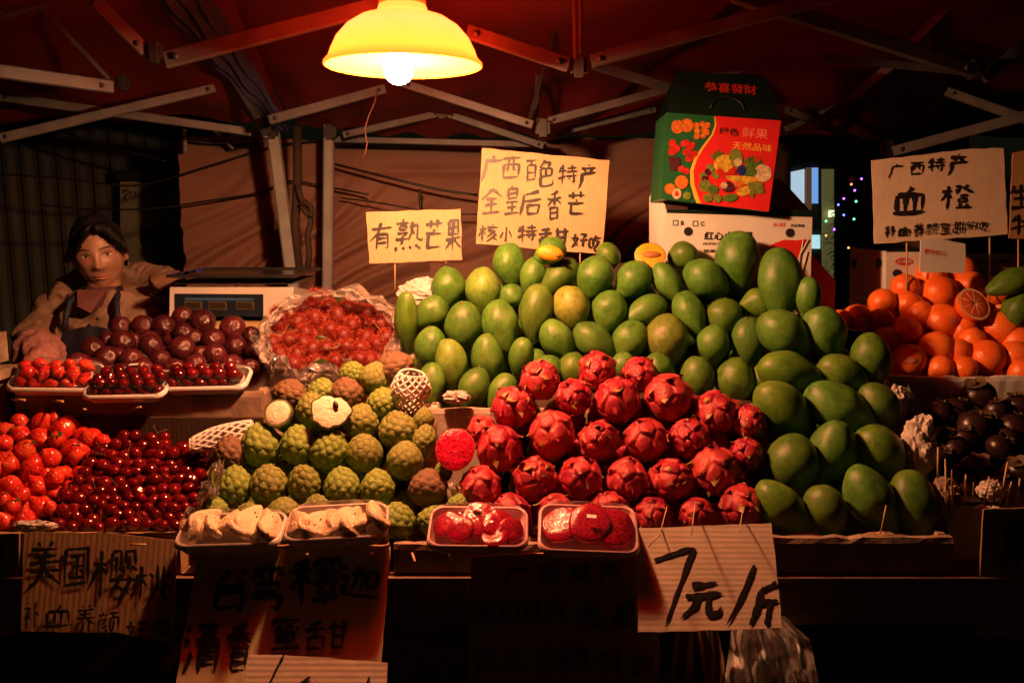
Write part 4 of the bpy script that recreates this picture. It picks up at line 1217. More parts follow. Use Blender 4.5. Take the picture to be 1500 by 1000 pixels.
def straw_mesh(seed):
    V, Fc = uvsphere(26, 22); z = V[:,2]
    k = 1.02*(1 - .60*np.clip(-z+.1,0,1)**1.15) * (1-.18*np.clip(z-.5,0,1))
    P = V*(.5 + .032*snoise(V, 2.9, seed, 2))[:,None]
    P[:,0] *= k*.92; P[:,1] *= k*.85; P[:,2] *= 1.05
    return mesh('strawberry', P, Fc, True, [straw_skin])
STRW = [straw_mesh(s) for s in range(4)]
def hair_mesh(seed):
    C = fib(240); rg = random.Random(seed); b = MB()
    for c in C:
        n = Vector(c); a = n.orthogonal().normalized(); a = Matrix.Rotation(rg.random()*6.28, 3, n) @ a
        L = rg.uniform(.18, .32); bend = rg.uniform(.04, .16)
        p0 = n*.49; p1 = n*(.49+L*.6) + a*bend*.3; p2 = n*(.49+L*.95) + a*bend*1.5
        u = n.cross(a)
        V = []
        for p, r in ((p0, .018), (p1, .011)):
            for k in range(3):
                an = 2.1*k; V.append(p + (a*math.cos(an) + u*math.sin(an))*r)
        V.append(p2)
        b.add(V, [(0,1,4,3),(1,2,5,4),(2,0,3,5),(3,4,6),(4,5,6),(5,3,6)])
    return mesh('hairs', b.v, b.f, False, [rambutan_hair])
HAIR = [hair_mesh(s) for s in range(2)]
def stem_mesh(seed, L=.8, r=.018):
    rg = random.Random(seed); b = MB(); x = rg.uniform(-.3,.3); y = rg.uniform(-.3,.3)
    b.tube([(0,0,.40),(x*.2,y*.2,.40+L*.35),(x*.7,y*.7,.40+L*.75),(x*1.2,y*1.2,.40+L)], r, 5, taper=[1.2,.9,.9,1.5])
    return mesh('stem', b.v, b.f, True, [stem_mat])
STEM = [stem_mesh(s) for s in range(3)]
def calyx_mesh():
    b = MB()
    for k in range(4):
        a = k*math.pi/2 + .4
        V = []; n = 5
        for i in range(n):
            t = i/(n-1); w = .17*math.sin(math.pi*(.25+.65*t)); r = .06+.26*t; z = .43 - .02*t + .09*t*t
            for s_ in (-1,0,1): V.append((r*math.cos(a)-s_*w*math.sin(a), r*math.sin(a)+s_*w*math.cos(a), z + .03*(s_!=0)))
        b.add(V, [(3*i+q, 3*i+q+1, 3*i+q+4, 3*i+q+3) for i in range(n-1) for q in (0,1)], 0, True)
    b.tube([(0,0,.40),(0,0,.56)], .05, 6)
    return mesh('calyx', b.v, b.f, True, [calyx_mat])
CALYX = calyx_mesh()
def leafcap_mesh():
    b = MB()
    for k in range(7):
        a = k*.9; V = []
        for i in range(4):
            t = i/3; w = .075*(1-t**2); r = .04+.30*t; z = .50 - .02*t + .05*math.sin(k+t*3)
            V += [(r*math.cos(a)+w*math.sin(a), r*math.sin(a)-w*math.cos(a), z), (r*math.cos(a)-w*math.sin(a), r*math.sin(a)+w*math.cos(a), z)]
        b.add(V, [(2*i,2*i+1,2*i+3,2*i+2) for i in range(3)], 0, True)
    return mesh('leaf_cap', b.v, b.f, True, [leaf_mat])
LEAFCAP = leafcap_mesh()

def put(name, m, px, py, Y, w, h=None, ang=0, lean=0, spin=0, dpt=None, dy=0.0, label=None, cat=None, group=None):
    """one fruit, its centre seen at px, py; w and h are its photograph size; ang turns it clockwise in view"""
    h = h or w
    p = at(px, py, Y)
    sw, sh_ = ps(w, Y), ps(h, Y); sd = ps(dpt or (w+h)/2 if not dpt else dpt, Y)
    o = bpy.data.objects.new(name, m); COL.objects.link(o)
    rot = Matrix.Rotation(R(ang), 4, 'Y') @ Matrix.Rotation(R(lean), 4, 'X')
    o.matrix_basis = Matrix.Translation(p) @ rot @ Matrix.Diagonal((sw, min(sd, sw*1.1), sh_, 1)) @ Matrix.Rotation(R(spin), 4, 'Z')
    # keep plain loc/rot/scale: spin is folded in by swapping axes only for nearly round fruit
    return tag(o, label, cat, group)
def child(name, m, par, mat4=None):
    o = bpy.data.objects.new(name, m); COL.objects.link(o); o.parent = par
    if mat4 is not None: o.matrix_basis = mat4
    return o
def rlabel(look, noun, i, j, pile, nrow=None):
    s_ = '%s %s %s from left, %s row down, %s' % (look, noun, nth(i), nth(j), pile)
    return s_
def depth(kind, px, py):
    if kind == 'mr': return 1.57 + (750-py)*.00140
    if kind == 'mb': return 1.90 + (600-py)*.00130
    if kind == 'dr': return 1.575 + (750-py)*.00118
    if kind == 'cu': return 1.575 + (750-py)*.00125
    if kind == 'pa': return 1.98 + (545-py)*.0035
    if kind == 'ra': return 2.03 + (530-py)*.0025
    if kind == 'or': return 2.08 + (540-py)*.0018 - .0
    if kind == 'mg': return 1.62 + (740-py)*.0018
    if kind == 'ch': return 1.565 + (775-py)*.0020
    if kind == 'st': return 1.565 + (775-py)*.0020
def inpoly(x, y, poly):
    c = False; j = len(poly)-1
    for i in range(len(poly)):
        xi, yi = poly[i]; xj, yj = poly[j]
        if (yi > y) != (yj > y) and x < (xj-xi)*(y-yi)/(yj-yi)+xi: c = not c
        j = i
    return c
def under(name, meshes, kind, poly, sx, sy, w, h, off, label, cat, group, seed=0, extra=None):
    rg = random.Random(seed); r = 0
    ys = [p[1] for p in poly]; xs = [p[0] for p in poly]
    y = min(ys)
    while y < max(ys):
        x = min(xs) + (r % 2)*sx/2
        while x < max(xs):
            xx, yy2 = x + rg.uniform(-3,3), y + rg.uniform(-3,3)
            if inpoly(xx, yy2, poly):
                o = put(name, rg.choice(meshes), xx, yy2, depth(kind, xx, yy2)+off, w*rg.uniform(.92,1.08), h*rg.uniform(.92,1.08), rg.uniform(-30,30), rg.uniform(-20,20), rg.uniform(0,360), label=label, cat=cat, group=group)
                if extra: extra(o, rg)
            x += sx
        y += sy; r += 1

# ---------------------------------------------------------------- mangoes
GM = 'green mangoes in the big pile'
def mango_rows(rows, kind, pile):
    rg = random.Random(3)
    for j, row in enumerate(rows):
        row = sorted(row, key=lambda t: t[0])
        for i, t in enumerate(row):
            px, py, w, h = t[:4]; ang = t[4] if len(t) > 4 else rg.uniform(-8, 8); v = t[5] if len(t) > 5 else rg.choice([0,0,0,2])
            if t[0] > 1110 and v != 1 and v != 3 : v = rg.choice([0,2,2])
            look = ['green','yellowish green','dark green','brown blotched green'][v]
            k = rg.randrange(4)
            if t[0] > 1110: w *= 1.06; h *= 1.05
            o = put('mango', MANG[v][k], px, py, depth(kind, px, py) + ps(h,1.8)*.12*0, w*1.10, h*1.17, ang, rg.uniform(-22, 10), 0 if rg.random() < .5 else 180,
                    label=rlabel(look, 'mango', i, j, pile), cat='mango', group=GM)
            if rg.random() < .35: child('stem_stub', STUB, o)
BACK = [
 [(746,390,46,58,0,0),(780,405,36,50,18,0),(818,406,42,60,52,2),(870,407,52,58,8,0),(889,376,38,34,60,2),(927,410,48,54,30,0),(977,413,38,56,-28,0),(1000,374,40,38,60,2),(1034,410,52,62,-65,0),(1081,386,62,80,0,0)],
 [(632,459,44,48,30,0),(657,424,48,56,0,0),(707,427,50,62,-8,1),(748,434,34,34,40,0),(784,460,48,78,12,1),(837,453,54,62,0,3),(890,457,50,56,25,0),(946,454,40,60,62,0),(1010,460,44,62,-16,0),(1060,464,50,50,10,2),(1109,446,44,42,60,2)],
 [(595,475,34,86,3,2),(679,482,54,72,-3,0),(732,480,53,70,-6,0),(817,501,46,60,-28,0),(871,501,48,64,-58,0),(921,500,50,58,20,0),(976,500,62,70,-8,3),(1043,507,46,54,0,0),(1095,504,48,70,-6,0)],
 [(630,512,46,60,0,0),(663,535,46,68,-14,1),(714,532,46,74,-4,0),(763,525,36,58,14,0),(800,545,44,46,40,0),(839,545,44,50,0,2),(912,538,36,40,0,0),(967,540,40,44,-40,0),(1022,556,48,62,0,2),(1074,562,54,66,6,2)],
 [(632,564,40,58,0,0),(693,570,44,60,16,0),(735,576,40,54,20,0),(1116,563,34,50,0,2)],
]
RIGHT = [
 [(1144,418,58,90,-8,0),(1183,438,38,56,0,2)],
 [(1149,490,58,72,-62,0),(1210,489,56,70,-32,2)],
 [(1158,546,56,84,-72,0),(1234,547,48,64,-60,2),(1276,528,50,68,-14,2)],
 [(1147,602,66,92,-36,0),(1231,600,66,94,-58,0),(1290,596,50,64,-34,2)],
 [(1160,682,68,80,0,0),(1219,667,62,88,6,0),(1290,664,64,82,-30,2)],
 [(1147,746,56,84,-44,0),(1210,750,58,72,-10,2),(1276,737,64,98,-26,0),(1339,742,62,94,-16,2)],
]
mango_rows(BACK, 'mb', 'back mango pile')
mango_rows(RIGHT, 'mr', 'right-hand mango column')
allm = [m for mm in (MANG[0], MANG[2]) for m in mm]
under('mango', allm, 'mb', [(600,450),(640,420),(700,400),(900,395),(1080,400),(1140,440),(1140,590),(620,600)], 52, 46, 48, 56, .105, 'green mango buried under the front layer of the back mango pile', 'mango', GM, 1)
under('mango', allm, 'mr', [(1120,440),(1190,460),(1280,520),(1310,600),(1370,740),(1370,775),(1110,775),(1120,600)], 56, 48, 54, 64, .105, 'green mango buried under the front layer of the right-hand mango column', 'mango', GM, 2)
# dark mangoes beyond the oranges
for i, (x, y, w, h, a) in enumerate([(1478,414,40,70,70),(1490,455,46,70,30)]):
    put('mango', MANG[2][i], x, y, 2.16, w, h, a, label=['upper', 'lower'][i] + ' dark green mango behind the oranges at the right edge', cat='mango')

# ---------------------------------------------------------------- cut fruit
def flesh(name, a, b_, sc=20, rough=.3, specks=None, bs=.3):
    m, nt, p = NT(name)
    co, w, rnd = coords(nt)
    b = ramp(nt, noi(nt, co, w, sc, 5), [(.3, b_), (.7, a)])
    if specks: b = mix(nt, ramp(nt, voro(nt, co, specks[0]), [(specks[1], g(1)), (specks[1]+.08, g(0))]), b, specks[2])
    nt.links.new(b, p.inputs['Base Color']); p.inputs['Roughness'].default_value = rough
    bump(nt, p, noi(nt, co, w, sc*2, 5), bs, .02); return m
f_mango = flesh('mango_flesh', (.90,.42,.03), (.80,.28,.015), 60)
f_dragon = flesh('dragon_fruit_flesh', (.62,.012,.045), (.45,.004,.03), 40, .2, (230, .26, (.015,.006,.01)), .3)
f_slice = flesh('dragon_fruit_slice_flesh', (.50,.010,.035), (.33,.004,.022), 60, .12, (330, .22, (.015,.006,.01)), .4)
f_orange = flesh('blood_orange_flesh', (.80,.13,.03), (.55,.04,.02), 8, .2)
f_custard = flesh('custard_apple_flesh', (.82,.72,.52), (.74,.60,.40), 90, .4)
f_pith = M('orange_pith', (.82,.62,.36), (.78,.52,.26), 10, .5)
def half(name, skin, fl, px, py, Y, w, h, ang, tilt, yaw, label, cat, rim=.93, deep=.8, lumpy=0, crest=False, seed=0, group=None):
    """a cut fruit: bowl of skin behind, flesh disc in front; cut face looks along the tilted -y"""
    p = at(px, py, Y); sw, sh_ = ps(w, Y)/2, ps(h, Y)/2
    e = empty(name, p, label, cat, group)
    e.rotation_euler = (Matrix.Rotation(R(yaw),4,'Z') @ Matrix.Rotation(R(tilt),4,'X') @ Matrix.Rotation(R(ang),4,'Y')).to_euler()
    nu, nv = 48, 16; V = []; Fc = []
    wob = lambda a: lumpy*(.9*math.sin(2*a+seed*1.3)+.6*math.sin(3*a+seed)+.45*math.sin(7*a+2*seed)+.3*math.sin(12*a))
    for j in range(nv+1):
        t = (math.pi/2)*j/nv
        for i in range(nu):
            a = 2*math.pi*i/nu
            k = 1 + wob(a)
            V.append((sw*math.sin(t)*math.cos(a)*k, sw*deep*math.cos(t)*1.6, sh_*math.sin(t)*math.sin(a)*k))
    for j in range(nv):
        for i in range(nu): Fc.append((j*nu+i, j*nu+(i+1)%nu, (j+1)*nu+(i+1)%nu, (j+1)*nu+i))
    if crest:
        A = np.array(V); U = A/np.array([sw, sw*deep*1.6, sh_]); U /= (np.linalg.norm(U,axis=1)[:,None]+1e-9)
        C = fib(100); d = np.sqrt(((U[:,None]-C[None])**2).sum(-1)); s = np.sort(d,1); ed = np.sqrt(np.clip((s[:,1]-s[:,0])/.1,0,1))
        A *= (1+.05*ed)[:,None]; V = [tuple(a) for a in A]
    o = link('skin', mesh('skin', V, Fc, True, [skin]), e)
    if crest: set_attr(o.data, 'crest', ed)
    V = [(0,-.002,0)]; Fc = []; n2 = 8
    for j in range(1, n2+1):
        r = rim*j/n2
        for i in range(nu):
            a = 2*math.pi*i/nu; k = 1 + wob(a)
            V.append((sw*r*math.cos(a)*k, -.003*(1-(r/rim)**4)-.0005+lumpy*.06*sw*math.sin(r*9+a*3), sh_*r*math.sin(a)*k))
    for i in range(nu): Fc.append((0, 1+i, 1+(i+1)%nu))
    for j in range(n2-1):
        for i in range(nu): Fc.append((1+j*nu+i, 1+(j+1)*nu+i, 1+(j+1)*nu+(i+1)%nu, 1+j*nu+(i+1)%nu))
    base = len(V)
    link('flesh', mesh('flesh', V, Fc, True, [fl]), e)
    # rim ring
    V = []
    for i in range(nu):
        a = 2*math.pi*i/nu; k = 1 + wob(a)
        V += [(sw*rim*math.cos(a)*k, 0, sh_*rim*math.sin(a)*k), (sw*math.cos(a)*k, 0.0005, sh_*math.sin(a)*k)]
    link('cut_rim', mesh('cut_rim', V, [(2*i, 2*i+1, (2*i+3)%(2*nu), (2*i+2)%(2*nu)) for i in range(nu)], True, [f_pith if 'orange' in name else skin]), e)
    return e, sw, sh_
e, sw, sh_ = half('cut_mango', mango_mats[0], f_mango, 952, 374, 2.16, 46, 42, 0, -32, -5, 'halved ripe mango with bright orange flesh and hollow pit, right of the mango sign', 'cut mango', .95, .6)
b = MB(); V, Fc = uvsphere(24, 12); b.add([(v[0]*sw*.58+sw*.1, -.004+v[1]*.006, v[2]*sh_*.26) for v in V], Fc, 0, True)
link('pit', mesh('pit', b.v, b.f, True, [M('mango_pit', (.40,.16,.05), (.22,.09,.03), 60, .5, .5, 200)]), e)
e = put('cut_mango', MANG[0][1], 805, 368, 2.14, 42, 50, 75, label='green mango with an orange slice cut from it, in front of the large sign', cat='cut mango')
V, Fc = uvsphere(32, 14)
c = at(806, 371, 2.14-.030); b = MB()
b.add([c + Vector((v[0]*ps(20,2.1), v[1]*.016, v[2]*ps(11.5,2.1)+v[0]*-.006)) for v in V], Fc, 0, True)
o = b.build('cut_flesh', f_mango, None, c); 
inv = e.matrix_basis.inverted(); o.parent = e; o.matrix_basis = inv @ Matrix.Translation(c)
c2 = at(818, 374, 2.09); b = MB(); b.add([c2 + Vector((v[0]*ps(4,2.1), v[1]*.006, v[2]*ps(2.4,2.1))) for v in V], Fc, 0, True)
o = b.build('pit', M('mango_pit_brown', (.35,.10,.02), None, 30, .5), None, c2); o.parent = e; o.matrix_basis = inv @ Matrix.Translation(c2)

# ---------------------------------------------------------------- dragon fruit
GD = 'dragon fruit in the central pile'
DR = [
 [(791,556,60,60,-10),(875,543,62,54,20),(937,549,56,52,-15)],
 [(751,597,60,70,0),(840,582,56,58,10),(904,586,72,68,5),(978,581,72,72,-5),(1048,603,62,62,-10),(1097,617,48,52,15)],
 [(706,630,46,44,0),(731,656,70,70,0),(809,636,66,74,5),(877,646,63,63,-5),(946,643,63,68,8),(1009,642,62,60,-20),(1093,664,50,48,20)],
 [(703,714,58,68,-8),(784,702,66,70,0),(851,701,70,66,5),(919,701,65,64,-5),(983,703,64,70,0),(1048,689,70,74,0)],
 [(748,754,68,62,0),(814,750,62,54,5),(891,747,63,54,-5),(957,754,60,50,0),(1021,754,60,48,10),(1086,741,70,62,-5)],
]
rg = random.Random(21)
def add_bracts(o, C, rg, n=16):
    k = 0
    for c in C:
        if rg.random() < .10: continue
        q = Vector(c); 
        pos = (q + Vector((0,0,.14))).normalized()*.468
        child('bract', BR[rg.choice([0,0,1,2])], o, Matrix.Translation((pos.x, pos.y, pos.z*1.06)) @ facing(q, rg.uniform(-.3,.3)) @ Matrix.Diagonal((rg.uniform(.7,1.1), rg.uniform(.6,1.0), rg.uniform(.6,1.0), 1)))
for j, row in enumerate(DR):
    for i, (x, y, w, h, a) in enumerate(sorted(row)):
        m, C = DRAG[rg.randrange(5)]
        # many show their crown (blossom end) towards the street, others their side
        lean = rg.uniform(104, 150) if rg.random() < .85 else rg.uniform(70, 100)
        o = bpy.data.objects.new('dragon_fruit', m); COL.objects.link(o)
        Y = depth('dr', x, y); s_ = (ps(w, Y), ps((w+h)/2, Y), ps(h, Y))
        o.matrix_basis = Matrix.Translation(at(x, y, Y)) @ Matrix.Rotation(R(a), 4, 'Y') @ Matrix.Rotation(R(lean), 4, 'X') @ Matrix.Rotation(rg.random()*6.28, 4, 'Z') @ Matrix.Scale((s_[0]+s_[2])/2, 4) @ Matrix.Diagonal((1.0, 1.0, rg.uniform(.95,1.03), 1))
        look = 'large red' if w >= 68 else ('small red' if w < 52 else 'red')
        if j == 0: look = 'pinkish orange'
        tag(o, rlabel(look, 'dragon fruit', i, j, 'central red pile'), 'dragon fruit', GD)
        add_bracts(o, C, rg)
under('dragon_fruit', [d[0] for d in DRAG], 'dr', [(760,570),(1000,560),(1120,620),(1110,770),(680,770),(690,640)], 60, 50, 58, 58, .085, 'red dragon fruit hidden beneath the front layer of the dragon fruit pile', 'dragon fruit', GD, 5)
e, sw, sh_ = half('cut_dragon_fruit', dragon_skin, f_dragon, 667, 657, 1.625, 60, 66, 0, -30, 4, 'halved dragon fruit showing magenta flesh with black seeds, at the left of the red pile', 'cut dragon fruit', .94, .55, .02)

# ---------------------------------------------------------------- custard apples
GC = 'custard apples in the knobbly green pile'
CU = [
 [(424,577,52,44,10,4),(472,574,42,40,0,1),(508,577,48,50,-10,4),(516,547,38,36,0,0),(549,554,48,50,20,3),(577,538,60,46,-20,4)],
 [(458,600,46,52,0,2),(529,618,52,52,10,2),(561,592,48,48,0,1),(583,630,56,56,-5,2),(619,614,34,38,0,3),(622,646,36,48,10,2)],
 [(338,664,46,54,-20,4),(383,652,56,64,-5,0),(437,652,50,58,0,0),(484,661,52,62,12,1),(534,664,56,62,0,3),(593,674,56,58,5,3),(650,690,26,34,0,0)],
 [(344,713,49,62,0,0),(393,710,54,60,0,2),(445,708,47,60,0,2),(501,714,50,60,-5,1),(553,715,50,56,0,0),(627,714,58,56,0,4)],
 [(313,748,42,46,-10,0),(363,754,40,38,0,5),(415,750,54,46,0,3),(464,744,40,42,0,5),(524,750,36,34,0,2),(581,764,56,58,0,0),(641,764,60,48,15,0),(671,740,32,34,0,1)],
]
rg = random.Random(8)
names = {0:'bright green knobbly',1:'pointed green knobbly',2:'olive green',3:'smooth-skinned olive',4:'brown',5:'olive knobbly'}
for j, row in enumerate(CU):
    for i, (x, y, w, h, a, v) in enumerate(sorted(row)):
        o = put('custard_apple', CUST[v], x, y, depth('cu', x, y), w*1.05, h*1.05, a, rg.uniform(-25, 25), rg.uniform(0, 360), label=rlabel(names[v], 'custard apple', i, j, 'knobbly green pile'), cat='custard apple', group=GC)
under('custard_apple', CUST, 'cu', [(400,590),(560,570),(620,600),(650,700),(690,765),(300,765),(330,680)], 48, 42, 46, 50, .075, 'dim custard apple hidden beneath the front layer of the custard apple pile', 'custard apple', GC, 6)
e, sw, sh_ = half('cut_custard_apple', custard_mats[1], f_custard, 407, 604, 1.70, 42, 44, 0, -34, 0, 'custard apple sliced to a flat round cream face, left of the broken one', 'cut custard apple', .86, .8, .02, True)
e, sw, sh_ = half('cut_custard_apple', custard_mats[1], f_custard, 484, 602, 1.69, 54, 54, -20, -34, 8, 'broken custard apple showing ragged creamy flesh with one black seed', 'cut custard apple', .97, .6, .09, True, seed=2)
V, Fc = uvsphere(16, 10)
seed_mat = M('black_seed', (.02,.012,.01), None, 20, .2)
link('seed', mesh('seed', [(v[0]*.005+.014, v[1]*.004-.007, v[2]*.009+.006) for v in V], Fc, True, [seed_mat]), e)

# ---------------------------------------------------------------- passion fruit
PA = [(177,479,30),(209,478,32),(240,478,33),(267,464,29),(296,472,38),(341,481,37),(368,491,26),(268,487,29),(312,498,34),(345,508,33),(370,513,26),
 (135,512,35),(158,500,24),(179,502,36),(220,507,34),(266,512,38),(315,521,34),(294,520,26),(115,537,40),(156,526,37),(192,528,34),(235,527,30),(287,535,33),(255,541,32),(208,541,33),(177,547,30),(339,537,36),(366,540,28),(134,541,34),(313,545,30)]
rows = [[],[],[],[],[]]
for t in PA: rows[min(4, max(0, int((t[1]-468)/17)))].append(t)
rg = random.Random(2)
for j, row in enumerate([r for r in rows if r]):
    for i, (x, y, w) in enumerate(sorted(row)):
        put('passion_fruit', rg.choice(PASS), x, y, depth('pa', x, y), w*1.04, w*1.04, rg.uniform(-40,40), rg.uniform(-60,60), label=rlabel('glossy dark purple', 'passion fruit', i, j, 'purple heap by the scale'), cat='passion fruit', group='passion fruit in the purple heap')
under('passion_fruit', PASS, 'pa', [(150,500),(260,478),(370,500),(372,550),(110,550)], 32, 22, 33, 33, .05, 'dark passion fruit at the bottom of the purple heap, glimpsed between others', 'passion fruit', 'passion fruit in the purple heap', 9)

# ---------------------------------------------------------------- rambutans
RA = [(655,170),(710,205),(750,245),(650,260),(500,240),(490,280),(575,270),(600,215),(790,215),(835,225),(880,235),(810,285),(715,305),(870,340),(920,370),(955,340),(540,350),(640,390),(700,385),(790,380),(845,430),(735,440),(655,445),(575,410),(500,410),(470,360),(890,435),(610,320),(935,280),(700,165),(775,330),(560,450),(520,450),(850,385),(600,360)]
RA = [(240+a/2.941, 380+b_/2.941) for a, b_ in RA]
rows = [[],[],[],[],[]]
for t in RA: rows[min(4, max(0, int((t[1]-434)/20)))].append(t)
for j, row in enumerate([r for r in rows if r]):
    for i, (x, y) in enumerate(sorted(row)):
        w = rg.uniform(22, 26)
        o = put('rambutan', rg.choice(RAMB), x, y, depth('ra', x, y), w, w*1.05, rg.uniform(-60,60), rg.uniform(-60,60), label=rlabel('hairy red', 'rambutan', i, j, 'heap in the plastic bag'), cat='rambutan', group='rambutans in the bagged heap')
        child('hairs', HAIR[i % 2], o)
def hh(o, rg): child('hairs', HAIR[0], o)
under('rambutan', RAMB, 'ra', [(405,460),(470,440),(560,455),(575,535),(400,535)], 30, 25, 22, 22, .05, 'hairy red rambutan buried in the bottom layer of the rambutan heap', 'rambutan', 'rambutans in the bagged heap', 12)
rl = random.Random(4)
for i, (x, y, a, l_) in enumerate([(480,432,20,'topmost'),(510,434,70,'topmost right'),(430,470,100,'left'),(465,492,60,'middle'),(395,532,30,'lowest left'),(455,536,10,'lowest')]):
    V = []; L = .05
    for k in range(8):
        t = k/7; w = .014*math.sin(math.pi*(.05+.9*t)); 
        V += [Vector((L*t, 0, 0.008*math.sin(t*3)+w*.0)) + Vector((0, .004, w)), Vector((L*t, 0, 0.008*math.sin(t*3))), Vector((L*t, .004, -w))]
    rot = Matrix.Rotation(R(a), 3, 'Y')
    c = at(x, y, depth('ra', x, y) - .02)
    b = MB(); b.add([c + rot @ v for v in V], [(3*q+s_, 3*q+s_+1, 3*q+s_+4, 3*q+s_+3) for q in range(7) for s_ in (0,1)], 0, True)
    tag(b.build('rambutan_leaf', leaf_mat), l_ + ' dark green leaf among the rambutans', 'leaf')
for i, pts in enumerate([[(405,487),(425,488),(440,482),(452,483)],[(470,511),(490,510),(506,501),(516,497)],[(545,470),(556,482),(562,500)]]):
    b = MB(); b.tube([at(x, y, depth('ra', x, y)-.026) for x, y in pts], .0018, 5)
    tag(b.build('twig', stem_mat), ['left','middle','right'][i] + ' thin pale twig lying across the rambutans', 'twig')

# ---------------------------------------------------------------- oranges
OR = [(1363,403,43),(1406,397,44),(1325,421,40),(1375,429,51),(1420,419,44),(1462,426,44),(1292,443,40),(1330,446,40),(1347,460,40),(1379,470,52),(1411,483,38),(1464,481,58),(1290,470,38),(1255,465,40),(1325,487,48),(1297,497,38),(1371,511,52),(1331,527,49),(1401,516,42),(1444,524,53),(1486,524,50),(1424,498,38),(1377,540,40),(1411,541,40),(1490,500,46),(1496,545,40),(1232,470,34)]
rows = [[],[],[],[],[]]
for t in OR: rows[min(4, max(0, int((t[1]-395)/30)))].append(t)
sticker = M('sticker_red', (.55,.03,.03), (.62,.35,.28), 300, .3)
for j, row in enumerate([r for r in rows if r]):
    for i, (x, y, w) in enumerate(sorted(row)):
        Y = depth('or', x, y)
        st_ = (x, y) in ((1379,470),(1331,527),)
        o = put('orange', rg.choice(ORAN), x, y, Y, w*1.03, w*1.03, rg.uniform(-30,30), rg.uniform(-60,60) if not st_ else 0, label=rlabel('bright orange stickered' if st_ else 'bright', 'orange', i, j, 'right-hand orange pile'), cat='orange', group='oranges in the right-hand crate')
        if st_:
            b = MB(); n = 16; V = []
            for k in range(n):
                a = 2*math.pi*k/n; u = .16*math.cos(a)+(.10 if x > 1360 else -.18); v = .10*math.sin(a)+.08
                V.append((u, -math.sqrt(max(0, .515**2-u*u-v*v)), v))
            b.add([(V[0][0]*0+(.10 if x > 1360 else -.18), -.516, .08)] + V, [(0, 1+k, 1+(k+1)%n) for k in range(n)], 0, True)
            child('sticker', mesh('sticker', b.v, b.f, True, [sticker]), o, o.matrix_basis.to_3x3().to_4x4().inverted() @ Matrix.Scale(ps(w*1.03, Y), 4))
under('orange', ORAN, 'or', [(1240,470),(1330,430),(1480,420),(1500,550),(1310,550),(1290,500)], 42, 32, 44, 44, .05, 'orange underneath the front layer of the orange pile, mostly hidden', 'orange', 'oranges in the right-hand crate', 14)
e, sw, sh_ = half('cut_orange', orange_peel, f_orange, 1427, 445, 2.16, 46, 52, -25, -30, 8, 'halved blood orange with wet red segments on top of the orange pile', 'cut orange', .86, .8)
b = MB()
for k in range(9):
    a = 2*math.pi*k/9+.2
    b.tube([(sw*.06*math.cos(a), -.0042, sh_*.06*math.sin(a)), (sw*.78*math.cos(a), -.0025, sh_*.78*math.sin(a))], .0007, 4)
link('membrane', mesh('membrane', b.v, b.f, True, [f_pith]), e)

# ---------------------------------------------------------------- mangosteens
MG = [(1433,580,58),(1376,606,48),(1427,624,58),(1486,627,54),(1398,657,44),(1431,688,56),(1464,655,46),(1492,690,50),(1490,595,46),(1400,600,44),(1460,600,44),(1395,700,46),(1465,705,44),(1380,640,40),(1412,640,38),(1450,622,38),(1378,668,38),(1415,712,38),(1476,640,36)]
rows = [[],[],[],[]]
for t in MG: rows[min(3, max(0, int((t[1]-578)/33)))].append(t)
for j, row in enumerate([r for r in rows if r]):
    for i, (x, y, w) in enumerate(sorted(row)):
        o = put('mangosteen', rg.choice(MGST), x, y, depth('mg', x, y), w*.90, w*.86, rg.uniform(-25,25), rg.uniform(-15,35), label=rlabel('dark brown', 'mangosteen', i, j, 'heap at the right edge'), cat='mangosteen', group='mangosteens in the foam box')
        child('calyx', CALYX, o)
under('mangosteen', MGST, 'mg', [(1365,610),(1500,590),(1510,740),(1400,740)], 46, 38, 48, 44, .06, 'dark mangosteen hidden in the bottom layer of the mangosteen heap', 'mangosteen', 'mangosteens in the foam box', 15)

# ---------------------------------------------------------------- loose cherries and strawberries
poly = [(140,668),(150,645),(178,636),(215,632),(262,648),(292,664),(318,672),(322,692),(300,722),(275,772),(84,776),(76,744),(100,715),(118,690)]
rg = random.Random(31)
y = 640; j = 0
while y < 778:
    x = 70 + (j % 2)*9; i = 0
    while x < 330:
        xx, yy2 = x + rg.uniform(-4.5,4.5), y + rg.uniform(-3.5,3.5)
        if inpoly(xx, yy2, poly):
            w = rg.uniform(19, 24)
            o = put('cherry', rg.choice(CHER), xx, yy2, depth('ch', xx, yy2) + rg.uniform(-.008, .012), w, w*.95, rg.uniform(-70,70), rg.uniform(-70,70), label=rlabel('glossy dark red', 'cherry', i, j, 'loose heap above the sign'), cat='cherry', group='loose cherries in the box')
            if rg.random() < .22: child('stem', rg.choice(STEM), o)
            i += 1
        x += 18.5
    y += 13; j += 1
under('cherry', CHER, 'ch', poly, 22, 17, 22, 22, .026, 'dark cherry in the lower layer of the loose cherry heap', 'cherry', 'loose cherries in the box', 16)
ST_ = [(30,385,80),(25,470,90),(110,350,90),(115,415,95),(210,355,100),(215,435,110),(230,300,70),(285,330,80),(370,360,95),(320,410,130),(120,505,115),(265,550,115),(365,495,105),(420,430,90),(490,440,110),(160,600,120),(280,655,105),(45,585,95),(40,680,115),(195,680,115),(20,770,90),(100,745,95),(205,785,115),(60,800,90),(130,850,115),(20,860,85),(300,450,90),(545,455,80),(395,530,80),(330,620,80),(265,800,70),(430,500,80),(60,530,70),(10,540,90)]
ST_ = [(a/3.5725, 520+b_/3.5725, c/3.5725) for a, b_, c in ST_]
ST_ += [(-14,650,28),(-12,690,30),(-16,730,30),(-10,765,28)]
rows = [[] for _ in range(6)]
for t in ST_: rows[min(5, max(0, int((t[1]-600)/27)))].append(t)
